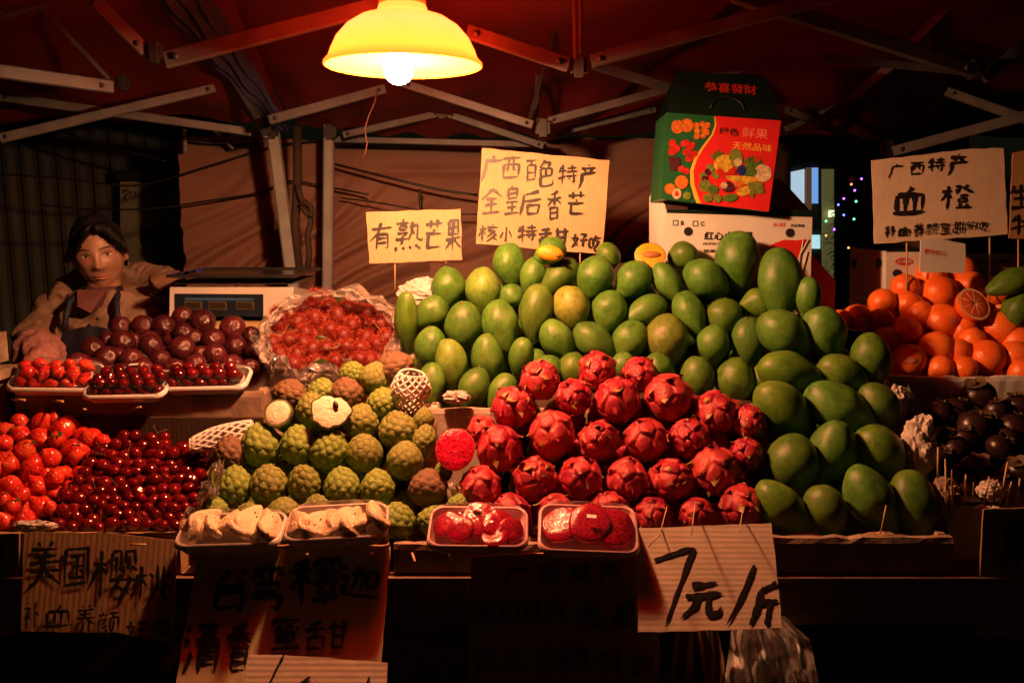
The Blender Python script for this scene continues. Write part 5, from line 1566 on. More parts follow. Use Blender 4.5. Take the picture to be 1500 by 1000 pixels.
for j, row in enumerate([r for r in rows if r]):
    for i, (x, y, w) in enumerate(sorted(row)):
        o = put('strawberry', rg.choice(STRW), x, y, depth('st', x, y), w*1.05, w*1.25, rg.uniform(-75,75)+180*(rg.random()<.4), rg.uniform(-30,30), label=rlabel('bright red', 'strawberry', i, j, 'loose heap beside the cherries'), cat='strawberry', group='loose strawberries beside the cherries')
        if rg.random() < .4: child('leaf_cap', LEAFCAP, o)
under('strawberry', STRW, 'st', [(-20,620),(60,610),(130,640),(120,700),(70,770),(-20,770)], 28, 22, 30, 34, .04, 'red strawberry underneath the upper layer of the loose strawberry heap', 'strawberry', 'loose strawberries beside the cherries', 17)
# packing that carries each heap: sloping board under the fruit inside the boxes
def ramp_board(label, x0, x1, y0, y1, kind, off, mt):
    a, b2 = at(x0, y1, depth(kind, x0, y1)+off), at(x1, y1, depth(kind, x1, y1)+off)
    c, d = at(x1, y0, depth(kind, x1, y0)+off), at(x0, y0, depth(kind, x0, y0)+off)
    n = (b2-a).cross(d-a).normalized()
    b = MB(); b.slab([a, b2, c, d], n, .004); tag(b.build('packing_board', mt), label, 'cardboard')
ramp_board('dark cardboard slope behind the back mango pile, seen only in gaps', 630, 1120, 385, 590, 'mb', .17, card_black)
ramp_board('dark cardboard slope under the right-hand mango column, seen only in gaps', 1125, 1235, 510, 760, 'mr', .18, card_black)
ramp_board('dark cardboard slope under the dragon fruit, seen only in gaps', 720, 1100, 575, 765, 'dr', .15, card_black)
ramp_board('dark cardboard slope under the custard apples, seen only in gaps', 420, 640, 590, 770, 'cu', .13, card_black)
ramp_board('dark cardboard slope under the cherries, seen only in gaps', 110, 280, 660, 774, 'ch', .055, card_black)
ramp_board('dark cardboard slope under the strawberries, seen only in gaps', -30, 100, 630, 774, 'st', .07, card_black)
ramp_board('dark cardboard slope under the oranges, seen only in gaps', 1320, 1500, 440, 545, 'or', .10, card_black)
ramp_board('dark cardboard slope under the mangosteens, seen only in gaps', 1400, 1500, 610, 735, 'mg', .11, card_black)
# ---------------------------------------------------------------- trays
clear_film = film_mat('clear_cling_film', (.5,.5,.5), .985, .07, .22, 45, None, 1.30)
bag_mat = film_mat('milky_plastic_bag', (.85,.78,.72), .5, .16, .35, 22, (12, .35, .80), 1.4)
FR_ = {}
def rrect(w, d, r, n=6):
    P = []
    for cx, cy, a0 in ((w/2-r, d/2-r, 0), (-w/2+r, d/2-r, 90), (-w/2+r, -d/2+r, 180), (w/2-r, -d/2+r, 270)):
        for k in range(n+1):
            a = R(a0 + 90*k/n); P.append((cx + r*math.cos(a), cy + r*math.sin(a)))
    return P
def tray(label, px, py, Y, wpx, d, tilt, roll, yaw=0, tray_mt=None, dome=.02, hgt=.022):
    c = at(px, py, Y)
    e = empty('fruit_tray', c, label, 'tray', 'film-wrapped fruit trays')
    M4 = Matrix.Rotation(R(yaw),4,'Z') @ Matrix.Rotation(R(tilt),4,'X') @ Matrix.Rotation(R(roll),4,'Z')
    e.rotation_euler = M4.to_euler()
    w = ps(wpx, Y)
    rings = [(0,.001,0),(.86,.0015,.018),(.90,.006,.02),(.965,hgt-.003,.026),(.965,hgt+.0005,.028),(.985,hgt+.002,.03),(1.01,hgt+.0005,.03),(1.035,hgt-.006,.03),(1.03,hgt-.008,.03),(.985,hgt-.009,.03),(.90,0,.02),(0,-.0005,0)]
    V = []; Fc = []; N_ = None
    for s_, z, r in rings:
        P = rrect(w, d, .022)
        V += [(x*s_, y*s_ if s_ < .95 else y - (1-s_)*w*.5*np.sign(y), z) for x, y in P]; N_ = len(P)
    for j in range(len(rings)-1):
        for k in range(N_): Fc.append((j*N_+k, j*N_+(k+1)%N_, (j+1)*N_+(k+1)%N_, (j+1)*N_+k))
    link('dish', mesh('dish', V, Fc, True, [tray_mt or foam_clean]), e)
    # film
    n1, n2 = 40, 26; V = []; Fc = []
    for j in range(n2):
        for i in range(n1):
            u, v = i/(n1-1)*2-1, j/(n2-1)*2-1
            x, y = u*w*.494, v*d*.49
            q = max(0, (1-abs(u)**3.5)*(1-abs(v)**3.5))
            z = hgt + .0012 + dome*q**.6 + .0012*math.sin(u*23+v*9+px)*q + .001*math.sin(v*31-u*13)*q
            V.append((x, y, z))
    for j in range(n2-1):
        for i in range(n1-1): Fc.append((j*n1+i, j*n1+i+1, (j+1)*n1+i+1, (j+1)*n1+i))
    link('cling_film', mesh('cling_film', V, Fc, True, [clear_film]), e)
    return e, w, d, Matrix.Translation(c) @ M4
def in_tray(name, m, X, loc, scale, rot, label, cat, group=None):
    o = bpy.data.objects.new(name, m); COL.objects.link(o)
    o.matrix_basis = X @ Matrix.Translation(loc) @ rot @ Matrix.Diagonal((*scale, 1))
    return tag(o, label, cat, group)
RX = lambda a: Matrix.Rotation(R(a),4,'X')
RY = lambda a: Matrix.Rotation(R(a),4,'Y')
RZ = lambda a: Matrix.Rotation(R(a),4,'Z')
def fill_small(X, w, d, meshes, s, name, label, cat, group, lay=1, seed=0, ell_=1, stemp=0):
    rg = random.Random(seed); z0 = .006 + s*.45
    for L in range(lay):
        y = -d/2 + s*.75 + L*s*.3; r = 0
        while y < d/2 - s*.55:
            x = -w/2 + s*.8 + (r+L) % 2 * s*.5
            while x < w/2 - s*.7:
                o = in_tray(name, rg.choice(meshes), X, (x+rg.uniform(-.12,.12)*s, y+rg.uniform(-.12,.12)*s, z0+L*s*.62), (s*rg.uniform(.9,1.05), s*rg.uniform(.9,1.05), s*ell_), RX(rg.uniform(-90,90)) @ RY(rg.uniform(-90,90)), label, cat, group)
                x += s*1.02
            y += s*.92; r += 1
e, w, d, X = tray('small white tray of cherries in the middle of the three, above the loose cherries', 192, 573, 1.90, 118, .095, 24, 2)
fill_small(X, w, d, CHER, .027, 'cherry', 'glossy dark cherry under film in the middle tray of the three small trays', 'cherry', 'cherries in the middle small tray', 2, 1)
b = MB(); b.add([(-.004,.028,.052),(.016,.030,.052),(.017,.040,.050),(-.003,.038,.050)], [(0,1,2,3)]); link('price_sticker', mesh('price_sticker', b.v, b.f, False, [print_white]), e)
e, w, d, X = tray('small white tray of cherries at the right of the three, beside the rambutans', 306, 564, 1.93, 122, .085, 22, 2)
fill_small(X, w, d, CHER, .029, 'cherry', 'glossy dark cherry under film in the right-hand tray of the three small trays', 'cherry', 'cherries in the right small tray', 2, 2)
e, w, d, X = tray('small white tray of strawberries under film at the left below the seller', 86, 562, 1.92, 122, .10, 24, -3, 6, dome=.03)
fill_small(X, w, d, STRW, .033, 'strawberry', 'red strawberry under film in the small tray below the seller', 'strawberry', 'strawberries in the small tray', 2, 3, 1.2)

# custard apple flesh slices
def wedge(seed):
    """tapering slice of flesh, rounded outline, thick"""
    rg = random.Random(seed); n = 22; V = []; 
    for s_ in (-1, 1):
        for k in range(n):
            a = 2*math.pi*k/n
            r = .5*(1+.10*math.sin(2*a+seed)+.06*math.sin(3*a+seed*2))
            V.append((r*math.cos(a), r*.55*math.sin(a)*(1.25-.5*math.cos(a)), s_*.10))
    for s_ in (-1, 1):
        for k in range(n):
            x, y, z = V[(0 if s_ < 0 else n)+k]
            V.append((x*.90, y*.86, s_*.135))
    Fc = [tuple(range(2*n, 3*n))[::-1], tuple(range(3*n, 4*n))]
    for k in range(n):
        k2 = (k+1) % n
        Fc += [(k, k2, n+k2, n+k), (k2, k, 2*n+k, 2*n+k2), (n+k, n+k2, 3*n+k2, 3*n+k)]
    return mesh('custard_slice', V, Fc, True, [f_cslice])
f_cslice = flesh('custard_slice_flesh', (.82,.64,.42), (.74,.52,.31), 5, .3, (4.5, .11, (.10,.04,.015)), .4)
WED = [wedge(s) for s in range(4)]
def slices(X, w, d, seed, where):
    rg = random.Random(seed); n = 8
    for i in range(n):
        x = -w*.40 + w*.80*i/(n-1); y = rg.uniform(-.15,.15)*d
        s_ = d*rg.uniform(.62,.80)
        o = in_tray('custard_apple_slice', WED[i % 4], X, (x, y, .024+rg.uniform(0,.006)), (s_, s_, s_*.75), RZ(rg.choice([90,75,105,60,120])+rg.uniform(-10,10)) @ RX(rg.uniform(25,60)*(1 if i % 3 else -1)), 'cream %s slice of custard apple, %s from the left in the %s' % (rg.choice(['wedge','seed-dotted','thick']), nth(i), where), 'fruit slice', 'custard apple slices in ' + where)
        V, Fc = uvsphere(8, 6)
        for k in range(2): child('seed', SEEDM, o, Matrix.Translation((rg.uniform(-.25,.25), rg.uniform(-.12,.12), .135)) @ Matrix.Diagonal((.035,.022,.02,1)))
V_, F_ = uvsphere(10, 8); SEEDM = mesh('seed', V_, F_, True, [seed_mat])
pale = M('foam_tray_pale', (.74,.66,.58), None, 10, .4, .1, 80)
e, w, d, X = tray('left front tray of cream custard apple slices above the 台湾釋迦 sign', 342, 789, 1.455, 154, .095, 14, 3, tray_mt=pale, dome=.022)
slices(X, w, d, 3, 'left custard apple tray')
e, w, d, X = tray('second front tray of cream custard apple slices beside the bottom custard apples', 496, 778, 1.458, 150, .100, 15, 5, tray_mt=pale, dome=.024)
slices(X, w, d, 7, 'right custard apple tray')
# dragon fruit slices
def disc_mesh(seed):
    n = 36; V = []; rr_ = random.Random(seed)
    rings = [(0,-.08),(.40,-.08),(.48,-.06),(.5,0),(.48,.06),(.44,.08),(.22,.083),(0,.084)]
    for r, z in rings:
        for k in range(n):
            a = 2*math.pi*k/n; q = r*(1+.04*math.sin(2*a+seed)+.02*math.sin(5*a))
            V.append((q*math.cos(a), q*math.sin(a), z))
    Fc = [(j*n+k, j*n+(k+1)%n, (j+1)*n+(k+1)%n, (j+1)*n+k) for j in range(len(rings)-1) for k in range(n)]
    return mesh('dragon_slice', V, Fc, True, [f_slice2])
f_slice2 = flesh('dragon_slice_flesh', (.36,.006,.030), (.22,.003,.018), 4, .12, (16, .24, (.012,.004,.008)), .2)
DS = [disc_mesh(s) for s in range(3)]
pinky = M('foam_tray_pink_stained', (.80,.50,.50), (.78,.38,.42), 30, .4, .1, 80)
def dslices(X, lst, where):
    for i, (x, y, z, s_, ax, ay) in enumerate(sorted(lst)):
        in_tray('dragon_fruit_slice', DS[i % 3], X, (x, y, z), (s_, s_, s_), RX(ax) @ RY(ay) @ RZ(i*50), 'round wet dark red dragon fruit slice, %s from the left in the %s' % (nth(i), where), 'fruit slice', 'dragon fruit slices in ' + where)
def price(e, x, y, z, a=-6):
    b = MB(); c, s_ = math.cos(R(a)), math.sin(R(a))
    for dx in (-.0042, .0042):
        V = [(-.004,-.0038),(.004,-.0038),(.004,.0038),(-.004,.0038)]
        b.add([(x + (u+dx)*c - v*s_, y + (u+dx)*s_ + v*c - abs(dx)*.0, z + .0) for u, v in V], [(0,1,2,3)])
    link('price_sticker', mesh('price_sticker', b.v, b.f, False, [print_white]), e)
e, w, d, X = tray('left front tray of dark red dragon fruit slices with glare on its film', 701, 784, 1.458, 148, .100, 22, -1, tray_mt=pinky, dome=.028)
dslices(X, [(-.056,.004,.022,.052,14,-14),(-.030,-.014,.028,.050,20,-8),(.002,.006,.032,.070,16,4),(.036,-.002,.028,.060,14,12),(.058,-.010,.024,.048,18,16),(.030,-.030,.024,.046,10,0)], 'left red tray')
price(e, -.004, .022, .0525)
e, w, d, X = tray('right front tray of dark red dragon fruit slices touching the 7元/斤 board', 861, 786, 1.450, 148, .112, 24, -3, tray_mt=pinky, dome=.030)
dslices(X, [(-.048,.002,.024,.072,12,-8),(.002,.000,.034,.078,14,0),(.046,-.002,.026,.076,12,8)], 'right red tray')
price(e, .004, -.004, .0545)

# ---------------------------------------------------------------- foam nets, crumpled paper, plastic
def net(label, c, ax, L, r0, r1, turns=9, squash=1):
    b = MB(); ax = Vector(ax).normalized(); u = ax.orthogonal().normalized(); v = ax.cross(u)
    for s_ in (-1, 1):
        for k in range(turns):
            pts = []
            for i in range(22):
                t = i/21; a = 2*math.pi*(k/turns) + s_*t*2.6
                r = r0 + (r1-r0)*math.sin(t*2.75)**.8
                r *= 1 + .06*math.sin(a*3+t*5)
                pts.append(c + ax*(t-.5)*L + u*math.cos(a)*r + v*math.sin(a)*r*squash)
            b.tube(pts, .0028, 5)
    for t in (0, 1):
        pts = []
        for i in range(37):
            a = 2*math.pi*i/36; r = (r0 + (r1-r0)*math.sin(t*2.75)**.8)*(1+.06*math.sin(a*3+t*5))
            pts.append(c + ax*(t-.5)*L + u*math.cos(a)*r + v*math.sin(a)*r*squash)
        b.tube(pts, .003, 5)
    return tag(b.build('foam_net', net_mat), label, 'foam net')
net('white foam net sleeve standing upright between custard apples and mangoes', at(600, 575, 1.77), (.15,-.1,1), .085, .014, .040, 13)
net('flattened white foam net lying behind the cherries, left of the custard apples', at(325, 640, 1.76), (1,.15,.25), .13, .014, .028, 11, .5)
def crumple(label, px, py, Y, w, h, seed, mt, name='crumpled_paper', cat='paper'):
    V, Fc = uvsphere(34, 24)
    V = V + .022*np.random.default_rng(seed).normal(size=V.shape)
    n = np.abs(snoise(V, 3.2, seed, 4)); n2 = np.abs(snoise(V, 6.5, seed+9, 3))
    P = V*(.86 + .26*n - .22*n2)[:,None]*.5
    c = at(px, py, Y); sw, sh_ = ps(w, Y)*1.12, ps(h, Y)*1.1
    b = MB(); b.add([c + Vector((p[0]*sw, p[1]*min(sw, sh_), p[2]*sh_)) for p in P], Fc)
    return tag(b.build(name, mt), label, cat)
crumple('crumpled white paper with red print at the top left of the mangoes', 618, 430, 2.17, 70, 44, 3, paper_mat)
crumple('small scrap of white paper on the foam rim below the left mangoes', 668, 582, 1.85, 42, 22, 4, paper_mat)
crumple('tall crumpled newspaper wedged right of the mango column', 1345, 655, 1.69, 52, 100, 5, paper_mat)
crumple('upper crumpled paper between the mangoes and the orange crate', 1313, 592, 1.83, 34, 52, 6, paper_mat)
crumple('white torn paper among the skewers at the right edge', 1452, 718, 1.58, 38, 32, 8, paper_mat)
crumple('white plastic scrap under the strawberries on the box edge', 52, 770, 1.515, 62, 18, 9, paper_mat)
crumple('pale paper scrap at the foot of the dragon fruit beside the custard apples', 664, 722, 1.60, 18, 40, 10, paper_mat)
crumple('orange brown paper scrap on the foam edge under the lowest mangoes', 1290, 785, 1.52, 52, 14, 11, card_a)
crumple('broken brownish foam corner piece left of the mangosteens', 1384, 728, 1.58, 44, 60, 13, foam_dirty_shaded, 'foam_piece', 'foam piece')
def lining(label, pts, w, Y, seed, fn):
    b = MB(); n = len(pts); V = []; Fc = []; m_ = 10
    for i, (x, y) in enumerate(pts):
        c = at(x, y, Y + fn(i/(n-1)))
        for k in range(m_):
            t = k/(m_-1) - .5
            V.append(c + Vector((.10*w*math.sin(i*1.7+seed), -w*t + .012*math.sin(i*2.3+k*1.9+seed), w*.55*math.sin(t*2.5+math.sin(i*.9+seed)) + .010*math.sin(k*2.7+i*1.3))))
    for i in range(n-1):
        for k in range(m_-1): Fc.append((i*m_+k, (i+1)*m_+k, (i+1)*m_+k+1, i*m_+k+1))
    b.add(V, Fc, 0, True); return tag(b.build('plastic_bag', bag_mat), label, 'plastic bag')
def dens(pts, k=5):
    out = []
    for a, b_ in zip(pts[:-1], pts[1:]):
        for i in range(k): out.append((a[0]+(b_[0]-a[0])*i/k, a[1]+(b_[1]-a[1])*i/k))
    return out + [pts[-1]]
# bag around rambutans: a crumpled collar
def collar():
    c0 = at(484, 492, 2.08); rx, rz = ps(90, 2.08), ps(52, 2.08)
    nA, nR = 120, 16; V = []; Fc = []
    for i in range(nA):
        a = 2*math.pi*i/nA
        for k in range(nR):
            t = k/(nR-1)
            rr = 1 + .26*t + .05*math.sin(a*7+t*5) + .035*math.sin(a*17+t*9+1)*t
            x = rx*rr*math.cos(a); z = rz*rr*math.sin(a)
            y = .10*math.sin(a) + (-.07*t + .10*t*t) + .010*math.sin(a*11+t*12) + .008*math.sin(a*23-t*7)
            if math.sin(a) < 0: y -= .02*t; z *= 1 - .06*t
            V.append(c0 + Vector((x, y, z + .006*math.sin(a*13+t*3))))
    for i in range(nA):
        for k in range(nR-1):
            i2 = (i+1) % nA
            Fc.append((i*nR+k, i2*nR+k, i2*nR+k+1, i*nR+k+1))
    b = MB(); b.add(V, Fc, 0, True); tag(b.build('plastic_bag', bag_mat), 'crinkled clear plastic bag opened out around the rambutans', 'plastic bag')
collar()
lining('clear plastic lining hanging along the front of the rambutan heap', dens([(392,510),(400,532),(430,545),(480,552),(540,552),(580,540)]), .05, 1.96, 1, lambda t: 0)
lining('clear plastic lining between the cherries and the custard apples', dens([(322,690),(306,720),(292,750),(272,776)]), .045, 1.57, 2, lambda t: -.03*t)
lining('clear plastic wrap at the right end of the back mango pile near the oranges', dens([(1318,566),(1330,590),(1336,612)]), .04, 1.86, 4, lambda t: 0)
# plastic bag hanging under the price board
def hangbag():
    Y = 1.43; nX, nZ = 60, 50; V = []; Fc = []
    top = [(1012,925),(1150,880),(1180,925)]
    for j in range(nZ):
        t = j/(nZ-1)
        xl = 1075 - 20*t; xr = 1150 + 30*min(1, t*4) + 28*t
        y0 = 892 + 150*t
        for i in range(nX):
            u = i/(nX-1)
            x = xl + (xr-xl)*u; y = y0 + (1-t)*16*abs(u-.35)
            dpt = .05*math.sin(math.pi*u)*(.3+.7*t)
            f = .012*math.sin(u*26+t*3)*(1-.3*t) + .007*math.sin(u*47-t*9) + .008*math.sin(t*17+u*5)
            V.append(at(x, y, Y - dpt + f))
    for j in range(nZ-1):
        for i in range(nX-1): Fc.append((j*nX+i, j*nX+i+1, (j+1)*nX+i+1, (j+1)*nX+i))
    b = MB(); b.add(V, Fc, 0, True); tag(b.build('plastic_bag', film_mat('bag_plastic_white', (.92,.86,.80), .35, .2, .3, 18, (8,.0,.25), 1.35)), 'whitish translucent plastic bag hanging below the 7元/斤 board', 'plastic bag')
hangbag()
b = MB(); V = []; Fc = []
for j in range(22):
    t = j/21
    for i in range(14):
        u = i/13; V.append(at(1018+30*u+14*math.sin(t*2), 924+100*t-12*u, 1.42 - .02*math.sin(u*3.1) + .007*math.sin(u*17+t*6)))
for j in range(21):
    for i in range(13): Fc.append((j*14+i, j*14+i+1, (j+1)*14+i+1, (j+1)*14+i))
b.add(V, Fc, 0, True); tag(b.build('paper_bag', M('orange_brown_wrap', (.55,.26,.05), (.35,.14,.03), 8, .4, .3, 30)), 'orange brown wrapping bag beside the hanging plastic bag under the price board', 'bag')
b = MB(); V = []; Fc = []
for j in range(18):
    t = j/17
    for i in range(14):
        u = i/13; V.append(at(975+42*u, 924+100*t, 1.49 + .01*math.sin(u*13+t*3)))
for j in range(17):
    for i in range(13): Fc.append((j*14+i, j*14+i+1, (j+1)*14+i+1, (j+1)*14+i))
b.add(V, Fc, 0, True); tag(b.build('paper_bag', M('dark_olive_wrap', (.14,.08,.03), (.08,.04,.02), 8, .6, .3, 30)), 'dark brownish wrapping hanging left of the orange brown one', 'bag')

# ---------------------------------------------------------------- sticks and skewers
def sticks(lst, group, lab):
    for i, (x0, y0, Y0, x1, y1, Y1, r) in enumerate(lst):
        b = MB(); b.tube([at(x0, y0, Y0), at(x1, y1, Y1)], r, 6)
        tag(b.build('skewer', stick_mat), lab % nth(i), 'skewer', group)
sticks([(x, y0, 1.55, x+dx, y1, 1.555, .0017) for x, y0, dx, y1 in [(1374,700,0,655),(1386,745,-1,672),(1395,745,0,688),(1414,735,1,695),(1425,738,2,706),(1441,742,8,698),(1452,742,9,702),(1464,742,12,676),(1474,740,8,705),(1490,742,4,700)]], 'bamboo skewers stuck in the mangosteen box edge', 'bamboo skewer standing in the mangosteen box edge, %s from the left')
sticks([(965,783,1.40,950,800,1.385,.0012),(966,785,1.42,977,742,1.50,.0010),(1013,783,1.40,1018,738,1.47,.0010),(1083,780,1.40,1087,752,1.46,.0010)], 'thin wire pins holding the 7元/斤 board', 'thin dark pin at the top of the 7元/斤 board, %s from the left')
sticks([(281,822,1.44,300,818,1.40,.0028),(352,818,1.44,368,814,1.40,.0026),(446,811,1.44,450,812,1.39,.0028),(530,805,1.44,546,811,1.40,.0026),(604,810,1.47,608,822,1.43,.0022),(658,812,1.44,661,820,1.40,.0026),(18,585,1.88,36,586,1.84,.0030),(78,587,1.88,92,588,1.84,.0030),(134,600,1.88,122,599,1.84,.0020),(192,600,1.88,206,596,1.84,.0026),(192,797,1.452,214,797,1.452,.0016),(1290,781,1.50,1298,740,1.51,.0012)], 'short bamboo stick ends holding the front trays', 'short bamboo stick end poking out under a tray or sign, %s in the row')
# ---------------------------------------------------------------- the seller
def remeshed(name, parts, voxel, mats, parent=None, smooth=6, disp=None, origin=None):
    """joins closed pieces (in local coordinates) into one continuous surface"""
    b = MB()
    for V, Fc in parts: b.add(V, Fc, 0, True)
    m = mesh('tmp', b.v, b.f, True)
    o = bpy.data.objects.new('tmp', m); COL.objects.link(o)
    r = o.modifiers.new('r', 'REMESH'); r.mode = 'VOXEL'; r.voxel_size = voxel
    s_ = o.modifiers.new('s', 'SMOOTH'); s_.factor = .5; s_.iterations = smooth
    bpy.context.view_layer.update()
    m2 = bpy.data.meshes.new_from_object(o.evaluated_get(bpy.context.evaluated_depsgraph_get()))
    bpy.data.objects.remove(o); bpy.data.meshes.remove(m)
    n = len(m2.vertices); a = np.empty(n*3, dtype=np.float32); m2.vertices.foreach_get('co', a); a = a.reshape(-1, 3)
    if disp is not None:
        nn = np.empty(n*3, dtype=np.float32); m2.vertices.foreach_get('normal', nn); nn = nn.reshape(-1, 3)
        a = a + nn*disp(a.astype(np.float64))[:,None].astype(np.float32)
        m2.vertices.foreach_set('co', a.ravel())
    m2.materials.clear()
    for x in mats: m2.materials.append(x)
    m2.polygons.foreach_set('use_smooth', [True]*len(m2.polygons)); m2.update(); m2.name = name
    return link(name, m2, parent)
def loft(rings, n=28):
    """rings: (centre, rx, ry[, axis pair]) ellipses stacked; closed ends"""
    V = []; Fc = []
    for c, rx, ry, ax, ay in rings:
        c = Vector(c)
        for k in range(n):
            a = 2*math.pi*k/n; V.append(c + Vector(ax)*rx*math.cos(a) + Vector(ay)*ry*math.sin(a))
    for j in range(len(rings)-1):
        for k in range(n): Fc.append((j*n+k, j*n+(k+1)%n, (j+1)*n+(k+1)%n, (j+1)*n+k))
    Fc.append(tuple(range(n-1,-1,-1))); Fc.append(tuple(range((len(rings)-1)*n, len(rings)*n)))
    return V, Fc
def limb(pts, rad, n=20):
    b = MB(); dense = []; rr = []
    for i in range(len(pts)-1):
        for k in range(6):
            t = k/6; dense.append(Vector(pts[i]).lerp(Vector(pts[i+1]), t)); rr.append(rad[i]+(rad[i+1]-rad[i])*t)
    dense.append(Vector(pts[-1])); rr.append(rad[-1])
    b.tube(dense, 1, n, taper=rr); return b.v, b.f
YP = 2.62
HC = at(145, 372, YP)                     # centre of the head
E0 = Vector((HC.x, YP, 0))                # base of the figure, on the ground
def L_(x, y, z): return Vector((x, y, z))
hz = HC.z
# head: local frame of the figure, looking along -y, turned a little to her right and tilted
skin_m, nt, p = NT('skin')
co, w_, _ = coords(nt)
nt.links.new(ramp(nt, noi(nt, co, None, 30, 4), [(.38, (.29,.14,.09)), (.62, (.38,.20,.135))]), p.inputs['Base Color'])
p.inputs['Roughness'].default_value = .45; p.inputs['Subsurface Weight'].default_value = .15; p.inputs['Subsurface Radius'].default_value = (.012,.005,.003); p.inputs['Subsurface Scale'].default_value = .5
V, Fc = uvsphere(120, 90)
z = V[:,2]; x = V[:,0]; y = V[:,1]
Q = V.copy()
wid = np.where(z < 0, 1 - .30*np.clip(-z,0,1)**1.6, 1 - .05*z*z)
Q[:,0] = x*.072*wid; Q[:,1] = y*.090*np.where(z < -.2, 1-.12*np.clip(-z-.2,0,1), 1); Q[:,2] = z*.112
front = np.clip(-y, 0, 1)
Q[:,1] = np.where(y < 0, Q[:,1]*.90, Q[:,1])
def bumpf(cx, cz, sx_, sz_, amp): return amp*np.exp(-((Q[:,0]-cx)/sx_)**2 - ((Q[:,2]-cz)/sz_)**2)*(front > .25)
D = np.zeros(len(V))
D += bumpf(0, -.012, .0085, .024, .010)            # nose bridge
D += bumpf(0, -.027, .013, .010, .015)             # nose tip
D += bumpf(.013, -.030, .0065, .006, .006) + bumpf(-.013, -.030, .0065, .006, .006)
D -= bumpf(.030, .008, .017, .010, .0075) + bumpf(-.030, .008, .017, .010, .0075)   # sockets
D += bumpf(.030, .026, .022, .006, .003) + bumpf(-.030, .026, .022, .006, .003)     # brows
D += bumpf(.040, -.022, .020, .018, .006) + bumpf(-.040, -.022, .020, .018, .006)   # cheeks
D += bumpf(0, -.055, .020, .0048, .0055) + bumpf(0, -.066, .016, .0050, .0060)      # lips
D -= bumpf(0, -.0605, .022, .0022, .0045)
D -= bumpf(0, -.076, .016, .006, .003); D += bumpf(0, -.094, .018, .012, .006)
D -= bumpf(.024, -.044, .006, .012, .002) + bumpf(-.024, -.044, .006, .012, .002)
Q[:,1] -= D
Rh = Matrix.Rotation(R(19), 3, 'Z') @ Matrix.Rotation(R(-7), 3, 'Y') @ Matrix.Rotation(R(6), 3, 'X')
HL = Vector((0, 0, hz))
def hp(v): return HL + Rh @ Vector(v)
head = ([hp(q) for q in Q], Fc)
ears = []
for s_ in (-1, 1):
    Ve, Fe = uvsphere(16, 12)
    ears.append(([hp((s_*.074 + v[0]*.008*1, .012 + v[1]*.016, -.004 + v[2]*.030)) for v in Ve], Fe))
Xa, Ya = (1,0,0), (0,1,0)
neck = loft([((.004,.03,hz-.18),.062,.055,Xa,Ya),((.003,.022,hz-.14),.050,.050,Xa,Ya),((0,.016,hz-.09),.048,.050,Xa,Ya),((0,.014,hz-.04),.046,.050,Xa,Ya)])
sz = hz - .165      # shoulder line
torso = loft([((.03,.05,.02+.80),.15,.11,Xa,Ya),((.03,.06,.95),.145,.10,Xa,Ya),((.02,.05,sz-.18),.155,.105,Xa,Ya),((.02,.045,sz-.06),.17,.095,Xa,Ya),((.015,.04,sz+.01),.15,.075,Xa,Ya),((.008,.035,sz+.045),.07,.06,Xa,Ya)])
def W2(px, py, Y): return at(px, py, Y) - E0
# arms: her right arm (left in view) reaches forward to the box edge, her left arm hangs behind the scale
shL, elL, wrL = Vector((-.155,.05,sz-.02)), W2(52, 500, 2.58), W2(62, 536, 2.34)
shR, elR, wrR = Vector((.175,.06,sz-.02)), Vector((.25,.06,sz-.30)), W2(232, 520, 2.42)
armL = limb([shL, elL, wrL], [.055,.042,.028]); armR = limb([shR, elR, wrR], [.055,.042,.028])
legs = [limb([(.03+s_*.09,.06,.86),(.03+s_*.10,.04,.48),(.03+s_*.10,.08,.09)], [.085,.058,.042]) for s_ in (-1,1)]
feet = [limb([(.03+s_*.10,.10,.045),(.03+s_*.11,-.10,.034)], [.042,.032]) for s_ in (-1,1)]
def hand(w, d, up):
    """palm with five separate bent fingers"""
    w = Vector(w); d = Vector(d).normalized(); side = d.cross(Vector(up)).normalized(); n = side.cross(d).normalized()
    P = [loft([(w, .020,.016,side,n),(w+d*.035,.034,.014,side,n),(w+d*.075,.040,.012,side,n),(w+d*.088,.036,.010,side,n)], 16)]
    for k, (o_, L) in enumerate(((-.029,.062),(-.010,.072),(.010,.068),(.028,.052))):
        b0 = w + d*.078 + side*o_
        P.append(limb([b0, b0+d*L*.45-n*.004, b0+d*L*.78-n*.016, b0+d*L*.92-n*.034], [.0092,.0085,.0078,.0065], 10))
    t0 = w + d*.025 - side*.028
    P.append(limb([t0, t0+d*.025-side*.022-n*.006, t0+d*.048-side*.028-n*.016], [.0115,.010,.008], 10))
    return P
hands = hand(wrL, (.55,-.75,-.2), (0,0,1)) + hand(wrR, (-.6,-.7,-.15), (0,0,1))
per = empty('person', E0, 'woman seller in a beige hooded coat and navy apron standing behind the passion fruit', 'person')
body = remeshed('body', [head, neck, torso, armL, armR] + ears + legs + feet + hands, .0042, [skin_m], per, 3)
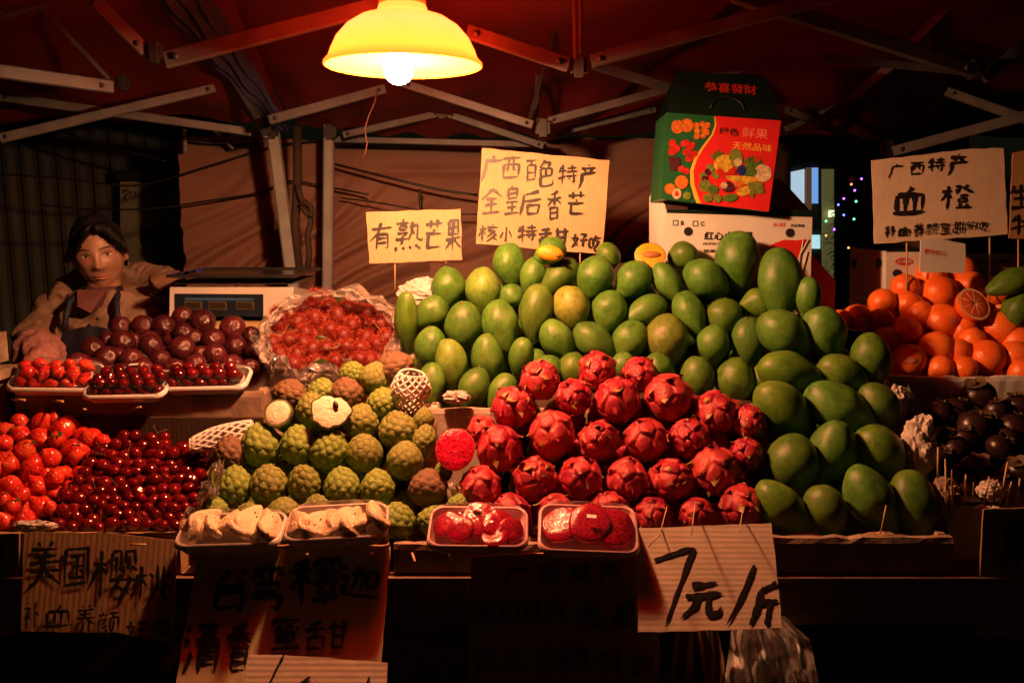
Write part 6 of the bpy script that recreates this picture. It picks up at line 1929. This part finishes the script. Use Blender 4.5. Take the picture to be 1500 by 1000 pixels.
# clothing
coat_m = M('coat_beige', (.26,.165,.11), (.17,.105,.07), 9, .75, .4, 60)
fur_m = M('hood_fur_trim', (.20,.105,.06), (.10,.05,.03), 40, .9, .9, 160)
navy = M('apron_navy', (.012,.016,.045), (.008,.010,.028), 9, .7, .3, 80)
hair_m = M('black_hair', (.006,.005,.005), (.010,.008,.008), 60, .55, .4, 120, spec=.25)
cuff_m = M('sleeve_cover_pink', (.42,.07,.06), (.45,.32,.28), 90, .7, .4, 120)
def wr(a):
    s_ = .5 - np.abs(snoise(a, 34, 3, 4))*1.6
    q = np.sin(a[:,2]*85 + 3*np.sin(a[:,0]*12)) * .004
    return .002 + .012*s_ + q
ct = loft([((.03,.055,.62),.215,.17,Xa,Ya),((.03,.06,.82),.205,.16,Xa,Ya),((.03,.06,.98),.20,.15,Xa,Ya),((.025,.055,sz-.16),.205,.15,Xa,Ya),((.02,.05,sz-.05),.205,.13,Xa,Ya),((.015,.045,sz+.01),.165,.10,Xa,Ya),((.008,.05,sz+.055),.10,.085,Xa,Ya)])
def sleeve(a, b_, c): return limb([a, Vector(a).lerp(Vector(b_), .5), b_, Vector(b_).lerp(Vector(c), .72)], [.078,.070,.060,.050])
coat = remeshed('coat', [ct, sleeve(shL, elL, wrL), sleeve(shR, elR, wrR)], .008, [coat_m], per, 8, wr)
# hood lying on the shoulders with fur trim
def hood():
    pts = []; P = []
    for i in range(25):
        a = math.pi*(-.15 + 1.30*i/24)
        pts.append(Vector((.02 + .165*math.cos(a), .055 + .12*math.sin(a)*1.0, sz + .055 + .030*math.sin(a) - .05*max(0, -math.sin(a)))))
    V, Fc = limb(pts[::2], [.045 if 2 < i < 10 else .036 for i in range(13)], 14)
    return V, Fc
hd = remeshed('hood', [hood()], .007, [coat_m], per, 5, lambda a: .010*(.5-np.abs(snoise(a, 40, 5, 4))*1.5))
def fur():
    pts = []
    for i in range(25):
        a = math.pi*(-.22 + .95*i/24)
        pts.append((.035 + .175*math.cos(a), .03 + .10*math.sin(a), sz + .060 + .025*math.cos(a*2)))
    return limb(pts[::2], [.030]*13, 12)
fr = remeshed('fur_trim', [fur()], .006, [fur_m], per, 3, lambda a: .006*snoise(a, 60, 8, 4))
for (a, b_, r) in ((elL, wrL, .060), (elR, wrR, .058)):
    a = Vector(a); b_ = Vector(b_)
    o = remeshed('sleeve_cover', [limb([a.lerp(b_, .40), a.lerp(b_, .65), a.lerp(b_, 1.0)], [r*1.12, r*1.15, r*.70])], .006, [cuff_m], per, 3, lambda q: .008*snoise(q, 55, 4, 4))
# apron bib: curved panel in front of the coat, straps
V = []; Fc = []; nx, nz = 22, 30
for j in range(nz):
    t = j/(nz-1); zz = (sz - .05) - t*.56; hw = .088 + .07*min(1, t*2.2)
    for i in range(nx):
        u = i/(nx-1)*2-1; xx = .015 + hw*u
        yy = .055 - math.sqrt(max(.0001, 1 - ((xx-.025)/.225)**2))*.163 - .010 + .004*math.sin(u*9+t*7) + .006*math.sin(t*14+u*2)
        V.append(Vector((xx, yy, zz + .008*math.cos(u*3))))
for j in range(nz-1):
    for i in range(nx-1): Fc.append((j*nx+i, j*nx+i+1, (j+1)*nx+i+1, (j+1)*nx+i))
N_ = len(V); V2 = V + [v + Vector((0,.004,0)) for v in V]; Fc2 = Fc + [tuple(q+N_ for q in f[::-1]) for f in Fc]
link('apron', mesh('apron', V2, Fc2, True, [navy]), per)
for s_ in (-1, 1):
    b = MB()
    p0 = Vector((.015+s_*.080, -.108, sz-.05)); p3 = Vector((s_*.055, .0, hz-.105))
    pts = [p0, Vector((.015+s_*.078,-.104, sz-.02)), Vector((.010+s_*.070,-.080, sz+.025)), p3]
    b.tube(pts, .009, 8)
    link('apron_strap', mesh('apron_strap', b.v, b.f, True, [navy]), per)
# collar of the inner jumper
b = MB(); V, Fc = loft([((.002,.016,hz-.135),.064,.062,Xa,Ya),((.001,.014,hz-.112),.058,.060,Xa,Ya),((0,.014,hz-.098),.054,.057,Xa,Ya)])
link('jumper_collar', mesh('jumper_collar', V, Fc, True, [M('striped_knit', (.10,.03,.03), (.05,.02,.02), 60, .8)]), per)
V = []; 
for u, z_ in ((-.045,sz+.06),(.045,sz+.06),(.040,sz+.015),(.008,sz-.005),(-.030,sz+.015)): V.append((u, -.095 if z_ < sz+.03 else -.06, z_))
link('jumper', mesh('jumper', V + [(a, b_+.01, c) for a, b_, c in V], [tuple(range(5)), tuple(range(9,4,-1))], False, [M('jumper_red', (.17,.06,.055), None, 20, .8)]), per)
# hair: cap with side parting and strands
V, Fc = uvsphere(64, 48)
HV = []
for v in V:
    x_, y_, z_ = v
    r = np.array([x_*.082, y_*.101 + .008, z_*.117 + .005])
    HV.append(r)
HV = np.array(HV)
def hairline(x_):
    # parted on her left: forehead bare there, fringe swept down over her right temple
    return .74 - .55*max(0, x_-.35)*2 - .10*x_ if x_ > .12 else .74 - .62*min(1, (.12-x_)/.75)**.9
keep = []
for i, v in enumerate(V):
    x_, y_, z_ = v
    # face opening: in front and below the hairline; the hairline dips to her right (left in view)
    line = hairline(x_)
    keep.append(not (y_ < -.02 and z_ < line) and not (z_ < -.12 and y_ < .25) and not (z_ < -.5))
F3 = [f for f in Fc if all(keep[q] for q in f)]
nz_ = snoise(V, 9, 2, 3)
HVp = [hp((a + V[i]*.004*nz_[i])) for i, a in enumerate(HV)]
N_ = len(HVp); inner_ = [hp(a*np.array([.90,.93,.93])) for a in HV]
hm = mesh('hair', HVp + inner_, F3 + [tuple(q+N_ for q in f[::-1]) for f in F3], True, [hair_m])
hair = link('hair', hm, per)
b = MB(); rg = random.Random(9)
for i in range(260):
    a = rg.uniform(-1.0, 1.0)      # strand roots along the hairline
    x0 = a*.074
    zl = .112*hairline(a) - (.012 if a < -.3 else 0)
    yb = -.09*math.sqrt(max(.05, 1-a*a*.95))
    top = np.array([x0*.85 + .012, yb*.80, min(.10, zl + .055)])
    tip = np.array([x0 + (-.022 if a < .12 else .010) + rg.uniform(-.005,.005), yb - .012, zl - rg.uniform(0, .007)])
    mid = (top+tip)/2 + np.array([0, -.012, .006])
    b.tube([hp(top), hp(mid), hp(tip)], .0021, 4, taper=[1.2,1,.3])
link('hair_strands', mesh('hair_strands', b.v, b.f, True, [hair_m]), hair)
# eyes, brows, lips
eye_w = M('eye_white', (.55,.50,.46), None, 20, .2); iris = M('iris_dark', (.012,.008,.006), None, 20, .1); lip = M('lips', (.42,.14,.11), (.36,.11,.09), 60, .4); brow = M('eyebrow_hair', (.05,.03,.022), None, 30, .8)
Ve, Fe = uvsphere(20, 14)
def surf_y(x_, z_):
    d = (Q[:,0]-x_)**2 + (Q[:,2]-z_)**2 + 1e3*(front < .3)
    return Q[d.argmin(), 1]
for s_ in (-1, 1):
    cx, cz = s_*.030, .005; yy = surf_y(cx, cz)
    ey = link('eye', mesh('eye', [hp((cx + v[0]*.0125, yy + .0045 + v[1]*.007, cz + v[2]*.0040)) for v in Ve], Fe, True, [eye_w]), per)
    link('iris', mesh('iris', [hp((cx + .001 + v[0]*.0052, yy + .0000 + v[1]*.0030, cz + .0003 + v[2]*.0038)) for v in Ve], Fe, True, [iris]), ey)
    b = MB(); b.tube([hp((cx + t*.014, surf_y(cx + t*.014, cz+.0055) - .0002, cz + .0062 - .0030*t*t)) for t in (-1,-.6,-.2,.2,.6,1)], .0014, 5, taper=[.5,1,1,1,1,.5]); link('eyelash_line', mesh('eyelash_line', b.v, b.f, True, [iris]), ey)
    b = MB(); b.tube([hp((cx + t*.019, surf_y(cx + t*.019, cz+.022) + .0005, cz + .0225 - .0045*t*t)) for t in (-1,-.6,-.2,.2,.6,1)], .0019, 5, taper=[.5,1,1.2,1.2,1,.4]); link('eyebrow', mesh('eyebrow', b.v, b.f, True, [brow]), per)
b = MB()
for zz, r in ((-.0560,.0026),(-.0655,.0032)):
    b.tube([hp((t*.021, surf_y(t*.021, zz) + .0012, zz - (.002 if zz > -.06 else -.003)*t*t)) for t in (-1,-.6,-.25,0,.25,.6,1)], r, 6, taper=[.2,.8,1,.9,1,.8,.2])
b.tube([hp((t*.023, surf_y(t*.023, -.0605) + .0005, -.0603)) for t in (-1,-.5,0,.5,1)], .0009, 5)
link('lips', mesh('lips', b.v, b.f, True, [lip]), per)
b = MB(); 
for xx, zz in ((.0,sz-.02),): b.tube([Vector((-.060,-.106,sz-.02)), Vector((-.060,-.112,sz-.02))], .007, 10)
b.tube([Vector((.036,-.110,sz-.02)), Vector((.036,-.116,sz-.02))], .005, 10)
link('coat_button', mesh('coat_button', b.v, b.f, True, [black_plastic]), per)
